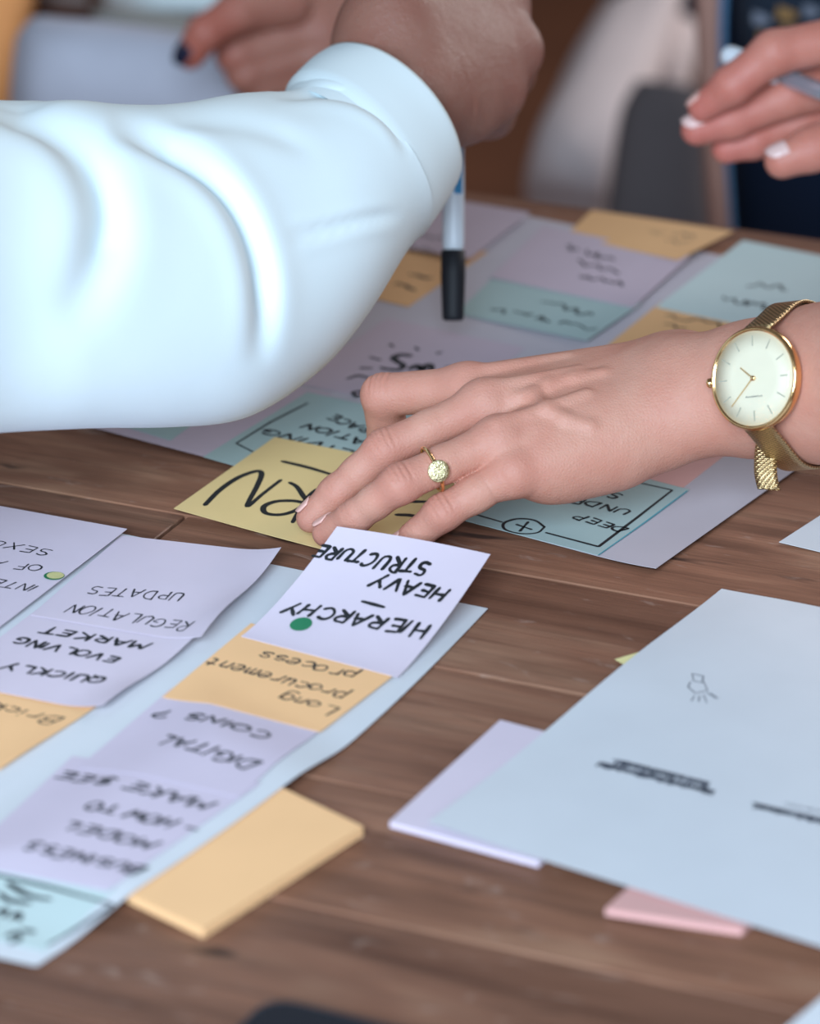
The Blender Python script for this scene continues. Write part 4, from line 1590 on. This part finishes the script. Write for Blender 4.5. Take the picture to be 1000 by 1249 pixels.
# cuff: a doubled band of cloth with an open rim
CG = np.array([
    [346, 113, 492, 311, 1.660, .0495, 43, -33],
    [366, 90, 516, 278, 1.680, .0455, 47, -36],
    [384, 73, 532, 254, 1.697, .0445, 50, -38],
    [398, 64, 543, 234, 1.708, .0440, 52, -40],
])
cg = catmull(CG, 18)
V, Fc = [], []
for i, r in enumerate(cg):
    g_ = .0015 if i > 3 else -.004 + .0055 * i / 4
    V += list(ring_pts(r, 96, g_)[0])
for i, r in enumerate(cg[::-1]):
    V += list(ring_pts(r, 96, -.0008)[0])
nR = len(cg) * 2
for i in range(nR - 1):
    for k_ in range(96):
        k2 = (k_ + 1) % 96
        Fc.append((i * 96 + k_, i * 96 + k2, (i + 1) * 96 + k2, (i + 1) * 96 + k_))
cuff = mesh_obj('shirt_cuff', V, Fc, M['shirt'], man)

FIST = Body()
fa = UD(410, 190, 1.665)
fw = UD(462, 138, 1.700)
fh = UD(520, 88, 1.735)
FIST.bone(fa, fw, 29 * mm, 28 * mm, .012)
FIST.bone(fw, fh, 27 * mm, 29 * mm, .012)
k1, k2_, k3, k4 = UD(560, -55, 1.775), UD(606, 5, 1.765), UD(622, 62, 1.755), UD(600, 112, 1.745)
for kp, r0, off_ in ((k1, 15, (480, 20)), (k2_, 15.5, (490, 60)), (k3, 15.5, (500, 95)), (k4, 15, (505, 125))):
    FIST.bone(UD(off_[0], off_[1], 1.715), kp, 22 * mm, r0 * mm, .014)
FIST.bone(UD(500, 110, 1.715), UD(560, 128, 1.735), 22 * mm, 17 * mm, .014)
FIST.bone(UD(470, 60, 1.72), UD(540, -40, 1.765), 24 * mm, 20 * mm, .014)
# bent fingers fold away behind and down round the marker
for kp, dx, rr in ((k1, 0, 11.5), (k2_, 0, 12), (k3, 0, 12), (k4, 0, 11)):
    pk = PROJ(kp)
    dk = float((kp - CAM) @ FWD)
    p1 = UD(pk[0] - 2, pk[1] + 26, dk + .040)
    p2 = UD(pk[0] - 62, pk[1] + 40, dk + .052)
    p3 = UD(pk[0] - 88, pk[1] + 34, dk + .034)
    FIST.limb([kp, p1, p2, p3], fr(14, rr + 1, rr, rr - 1.5), .004, .006)
FIST.limb([UD(500, 60, 1.75), UD(540, 40, 1.80), UD(556, 90, 1.822), UD(560, 132, 1.818)], fr(17, 14, 11.5, 9.5), .004, .008)
# wrist folds of skin
for q_ in ((545, 150), (552, 140), (535, 160)):
    FIST.grooves.append((UD(q_[0], q_[1], 1.715), unit(fh - fw), 22 * mm, .6 * mm, 1.2 * mm))
FIST.bone(UD(500, 40, 1.705), UD(585, 20, 1.742), 2.5 * mm, 2.0 * mm, .006)
FIST.bone(UD(515, 85, 1.705), UD(600, 70, 1.740), 2.5 * mm, 2.0 * mm, .006)
body_obj('body', FIST, .0012, M['skin_tan'], man, [(k3, .02, .5), (k2_, .02, .5), (k4, .018, .5)])

# marker held point down
mk_top = UD(553, 96, 1.772)
mk_bot = UZ(552.5, 391, .020)
marker = empty('marker_pen', tuple(float(x) for x in mk_bot), 'white marker pen with black cap pointing down from the fist', 'marker')
md_ = unit(mk_bot - mk_top)
Lm = np.linalg.norm(mk_bot - mk_top)
capL = .034
mr = 5.3 * mm
path_b = [(0, .75), (.002, .95), (.004, 1.0), (Lm - capL - .004, 1.0), (Lm - capL - .0015, .95), (Lm - capL + .002, .8)]
V, Fc = tube_vf([mk_top + md_ * a for a, _ in path_b], [mr * b for _, b in path_b], 28)
brl = mesh_obj('barrel', V, Fc, M['penwhite'], marker)
pc = [(Lm - capL, .92), (Lm - capL + .0006, 1.10), (Lm - capL + .012, 1.12), (Lm - .003, 1.0), (Lm - .0008, .97), (Lm, .8)]
V, Fc = tube_vf([mk_top + md_ * a for a, _ in pc], [mr * b for _, b in pc], 28)
mesh_obj('cap', V, Fc, M['black'], marker)
# blue printed stripe along the barrel
sd_ = unit(np.cross(md_, CAM - mk_bot))
tc_ = unit(np.cross(sd_, md_))
V, Fc = [], []
for i in range(12):
    for j in range(5):
        a_ = math.radians(-52 + j * 12)
        V.append(mk_top + md_ * (.016 + i * .0036) + (math.sin(a_) * sd_ + math.cos(a_) * tc_) * (mr + .00015))
for i in range(11):
    for j in range(4):
        a = i * 5 + j
        Fc.append((a, a + 1, a + 6, a + 5))
mesh_obj('printed_stripe', V, Fc, M['penblue'], brl)

# ------------------------------------------------------------------ right back: person in navy gesturing with a pen
navy = empty('person', tuple(float(x) for x in UD(960, 150, 2.3)), 'person in dark navy at the upper right holding a silver pen', 'person')
BK = Body()
D0 = 1.86
bI = [UD(1075, 38, D0 - .01), UD(944, 64, D0 - .015), UD(893, 104, D0 - .01), UD(857, 131, D0)]
bM = [UD(1080, 92, D0 + .02), UD(960, 118, D0 + .012), UD(895, 146, D0 + .012), UD(850, 158, D0 + .01)]
bR = [UD(1080, 140, D0 + .035), UD(975, 150, D0 + .03), UD(920, 172, D0 + .028), UD(886, 181, D0 + .028)]
bT = [UD(1110, 120, D0 - .03), UD(1040, 165, D0 - .035), UD(990, 182, D0 - .035), UD(954, 196, D0 - .035)]
bP = [UD(1085, 180, D0 + .055), UD(1010, 190, D0 + .06), UD(975, 215, D0 + .06), UD(960, 228, D0 + .06)]
wr = UD(1230, 95, D0 + .02)
for q_, r_ in ((bI[0], 12), (bM[0], 12.5), (bR[0], 12)):
    BK.bone(wr + (q_ - wr) * .25, q_, 19 * mm, r_ * mm, .014)
BK.bone(wr, bT[0], 22 * mm, 15 * mm, .014)
BK.bone(UD(1420, 60, D0 + .05), wr, 34 * mm, 27 * mm, .014)
BK.limb(bI, fr(12, 11.0, 9.8, 7.6), .004, .007)
BK.limb(bM, fr(12, 10.6, 9.4, 8.2), .004, .007)
BK.limb(bR, fr(11.5, 10, 8.8, 7.8), .004, .007)
BK.limb(bT, fr(14, 12.5, 11, 9), .004, .008)
body_obj('body', BK, .0013, M['skin_back'], navy, [(bI[3], .02, .6), (bM[3], .022, .6), (bR[3], .022, .6), (bI[2], .02, .4), (bM[2], .02, .4)])
nail(navy, bM[3], bM[2], np.array([0.1, -.1, 1.0]), 8.2 * mm, M['nail'], ln=.0135, back=.006)
nail(navy, bI[3], bI[2], np.array([-.3, .2, 1.0]), 7.6 * mm, M['nail_soft'], ln=.012, back=.006)
nail(navy, bT[3], bT[2], np.array([0.0, -.05, 1.0]), 9.0 * mm, M['nail'], ln=.016, back=.009)
pen_a, pen_b = UD(884, 66, D0 + .030), UD(1075, 140, D0 - .045)
pen = empty('ballpoint_pen', tuple(float(x) for x in pen_a), 'silver pen with white end between the fingers at the upper right', 'pen')
dp_ = pen_b - pen_a
V, Fc = tube_vf([pen_a + dp_ * t for t in (.0, .02, .06, .34, .36)], [x * mm for x in (3.2, 5.2, 5.6, 5.6, 4.6)], 20)
mesh_obj('pen_end', V, Fc, M['penwhite'], pen)
V, Fc = tube_vf([pen_a + dp_ * t for t in (.36, .38, .42, .97, 1.0)], [x * mm for x in (3.0, 3.6, 4.4, 4.6, 3.0)], 20)
mesh_obj('barrel', V, Fc, M['silver'], pen)


def loft(name, rings, mat, parent, seg=40, n=40, wob=0.0):
    """rings: (left px, left py, right px, right py, depth, half thickness m)"""
    R_ = catmull(np.array(rings, float), n)
    V, Fc = [], []
    for i, (lx, ly, rx, ry, d_, th) in enumerate(R_):
        A, B = UD(lx, ly, d_), UD(rx, ry, d_)
        C = (A + B) / 2
        h_ = (B - A) / 2
        nv = unit(np.cross(h_, UPV)) * th
        if nv @ FWD > 0:
            nv = -nv
        for k_ in range(seg):
            a = 2 * math.pi * k_ / seg
            ca, sa = math.cos(a), math.sin(a)
            e_ = 0.75
            w_ = 1 + wob * math.sin(3 * a + i * .35) + wob * .6 * math.sin(7 * a - i * .2)
            V.append(C + h_ * math.copysign(abs(ca) ** e_, ca) * w_ + nv * math.copysign(abs(sa) ** e_, sa) * w_)
    for i in range(n - 1):
        for k_ in range(seg):
            k2 = (k_ + 1) % seg
            Fc.append((i * seg + k_, i * seg + k2, (i + 1) * seg + k2, (i + 1) * seg + k_))
    Fc.append(tuple(range(seg))[::-1])
    Fc.append(tuple((n - 1) * seg + k_ for k_ in range(seg)))
    return mesh_obj(name, V, Fc, mat, parent)


loft('jacket', [(870, -420, 1380, -420, 2.50, .13), (868, -150, 1370, -150, 2.50, .13), (872, 20, 1360, 20, 2.50, .13),
                (880, 160, 1360, 160, 2.50, .13), (890, 290, 1370, 290, 2.50, .14), (895, 420, 1380, 420, 2.50, .14)], M['navy'], navy, wob=.012)
loft('printed_shirt', [(905, -330, 1130, -330, 2.40, .045), (900, -150, 1130, -150, 2.40, .045), (898, -20, 1120, -20, 2.395, .045),
                       (905, 50, 1110, 60, 2.40, .04), (930, 90, 1090, 95, 2.42, .03)], M['navyprint'], navy, wob=.01)
loft('jacket_trim', [(846, -300, 884, -300, 2.44, .02), (847, -60, 882, -60, 2.44, .02), (850, 60, 880, 60, 2.44, .02),
                     (857, 180, 886, 180, 2.44, .02), (866, 300, 896, 300, 2.44, .02)], M['tan'], navy, seg=20)
loft('jacket_piping', [(880, -300, 890, -300, 2.425, .006), (879, -60, 889, -60, 2.425, .006), (877, 60, 885, 60, 2.425, .006),
                       (883, 180, 890, 180, 2.425, .006), (892, 300, 898, 300, 2.425, .006)], M['bluetrim'], navy, seg=16)
loft('jacket_sleeve', [(1290, 10, 1300, 160, D0 + .03, .055), (1420, -40, 1440, 150, D0 + .08, .06), (1600, -150, 1640, 80, 2.1, .065), (1700, -300, 1780, -60, 2.4, .07)], M['navy'], navy)
# small print on the shirt front
for (x0, y0, x1, y1, mname) in ((918, 18, 940, 26, 'printgrey'), (948, 12, 972, 20, 'printgold'), (955, 34, 978, 42, 'printgold'), (925, 42, 936, 48, 'printgold'), (980, 10, 1000, 16, 'printgrey')):
    loft('shirt_print', [(x0, y0 - 5, x1, y1 - 5, 2.352, .002), (x0 - 1, (y0 + y1) / 2, x1 + 1, (y0 + y1) / 2 + 2, 2.352, .002), (x0, y1 + 5, x1, y1 + 5, 2.352, .002)], M[mname], navy, seg=12, n=8)

# ------------------------------------------------------------------ centre back: seated person in pale trousers, dark chair
seat = empty('person', tuple(float(x) for x in UD(720, 200, 3.3)), 'blurred person in pale trousers and navy top sitting beyond the table', 'person')
loft('trouser_leg', [(735, 10, 835, -20, 3.45, .08), (705, 55, 815, 60, 3.35, .085), (680, 110, 790, 140, 3.25, .085), (652, 165, 760, 190, 3.2, .08),
                     (640, 220, 745, 240, 3.2, .075), (646, 275, 735, 290, 3.25, .065), (655, 420, 735, 430, 3.3, .06)], M['paletrouser'], seat, wob=.02)
loft('trouser_leg', [(770, 10, 860, -10, 3.6, .08), (740, 60, 850, 70, 3.5, .085), (735, 130, 830, 160, 3.48, .08), (740, 230, 820, 240, 3.5, .07), (745, 400, 815, 400, 3.5, .06)], M['paletrouser'], seat, wob=.02)
loft('top', [(740, -260, 900, -260, 3.75, .11), (735, -80, 895, -80, 3.7, .12), (742, 0, 880, 10, 3.6, .12), (756, 32, 862, 40, 3.55, .09)], M['navy'], seat, wob=.015)
chair = empty('upholstered_chair', tuple(float(x) for x in UD(800, 330, 3.1)), 'blurred charcoal fabric chair standing beyond the table beside the pale trousers', 'chair')
loft('backrest', [(775, 100, 858, 112, 3.05, .03), (757, 135, 866, 148, 3.05, .035), (746, 200, 870, 210, 3.05, .035), (738, 260, 872, 266, 3.05, .035), (738, 330, 872, 335, 3.05, .03)], M['charcoal'], chair)
loft('seat', [(735, 335, 875, 340, 3.1, .16), (732, 350, 878, 355, 3.1, .18), (735, 368, 875, 372, 3.1, .16)], M['charcoal'], chair)
for (x_, dd_) in ((748, 2.98), (862, 2.98), (752, 3.22), (856, 3.22)):
    a_ = UD(x_, 355, dd_)
    V, Fc = tube_vf([a_, [a_[0], a_[1], (a_[2] + FLOOR_Z) / 2], [a_[0], a_[1], FLOOR_Z + .001]], [.014, .013, .011], 12)
    mesh_obj('leg', V, Fc, M['chairwood'], chair)

# ------------------------------------------------------------------ left back: seated person in denim, fist on the thigh
den = empty('person', tuple(float(x) for x in UD(220, 150, 2.6)), 'blurred person in grey blue denim and pale top with fist on the thigh', 'person')
loft('denim_leg', [(300, 60, 285, 210, 2.42, .075), (240, 45, 245, 215, 2.45, .08), (160, 35, 170, 210, 2.48, .085), (90, 27, 95, 210, 2.5, .085), (50, 26, 45, 200, 2.52, .08), (30, 40, 20, 180, 2.55, .06)], M['denim'], den, wob=.012)
loft('top', [(110, -330, 520, -330, 2.85, .12), (105, -120, 520, -120, 2.82, .13), (120, -20, 500, -20, 2.8, .13), (150, 30, 470, 40, 2.78, .11)], M['paletop'], den, wob=.015)
loft('belt', [(112, 12, 300, 36, 2.66, .035), (118, 30, 310, 52, 2.63, .04), (140, 44, 320, 68, 2.62, .03)], M['olive'], den)
DF = Body()
D1 = 2.30
kk = [UD(286, 40, D1 - .02), UD(288, 66, D1 - .025), UD(300, 88, D1 - .02), UD(318, 102, D1 - .012)]
pp = [UD(380, 8, D1), UD(392, 34, D1 - .01), UD(400, 60, D1 - .005), UD(400, 82, D1)]
wrd = UD(455, 20, D1 + .03)
for a_, b_ in zip(pp, kk):
    DF.bone(wrd + (a_ - wrd) * .3, a_, 22 * mm, 15.5 * mm, .014)
DF.bone(UD(560, -60, D1 + .1), wrd, 30 * mm, 25 * mm, .014)
for a_, b_, dy in zip(pp, kk, (10, 8, 6, 4)):
    pk = PROJ(b_)
    p2 = UD(pk[0] + 10, pk[1] + 12, D1 + .02)
    p3 = UD(pk[0] + 55, pk[1] + 14, D1 + .025)
    DF.limb([a_, b_, p2, p3], fr(14.5, 12.5, 11, 9.5), .004, .007)
th_ = [UD(350, 5, D1 - .03), UD(290, 14, D1 - .05), UD(250, 40, D1 - .06), UD(232, 66, D1 - .055)]
DF.limb(th_, fr(15, 13, 11, 9.5), .004, .008)
body_obj('body', DF, .0016, M['skin_far'], den, [(th_[3], .03, .8), (th_[2], .025, .7)])
nail(den, th_[3], th_[2], np.array([-.9, -.5, .1]), 9.5 * mm, M['darknail'], ln=.016, back=.007, width=1.3, label='dark polished thumbnail')
# orange chair side and dark wooden rail behind
oc = empty('orange_chair', tuple(float(x) for x in UD(-20, 200, 2.7)), 'orange upholstered chair with dark wood rail at the upper left edge', 'chair')
loft('backrest', [(-160, -60, 50, -60, 2.70, .03), (-160, 0, 43, 0, 2.70, .035), (-160, 70, 28, 70, 2.70, .035), (-160, 150, 14, 150, 2.70, .035), (-160, 210, 8, 210, 2.70, .03)], M['orangefab'], oc)
loft('rail', [(20, -30, 30, 20, 2.78, .014), (60, -34, 66, 22, 2.78, .015), (108, -30, 112, 26, 2.78, .014)], M['chairwood'], oc, seg=16)
loft('seat', [(-160, 225, 20, 225, 2.75, .16), (-162, 245, 24, 245, 2.75, .18), (-160, 262, 20, 262, 2.75, .16)], M['orangefab'], oc)
for (x_, dd_) in ((-140, 2.64), (8, 2.64), (-138, 2.86), (6, 2.86)):
    a_ = UD(x_, 250, dd_)
    V, Fc = tube_vf([a_, [a_[0], a_[1], (a_[2] + FLOOR_Z) / 2], [a_[0], a_[1], FLOOR_Z + .001]], [.014, .013, .011], 12)
    mesh_obj('leg', V, Fc, M['chairwood'], oc)
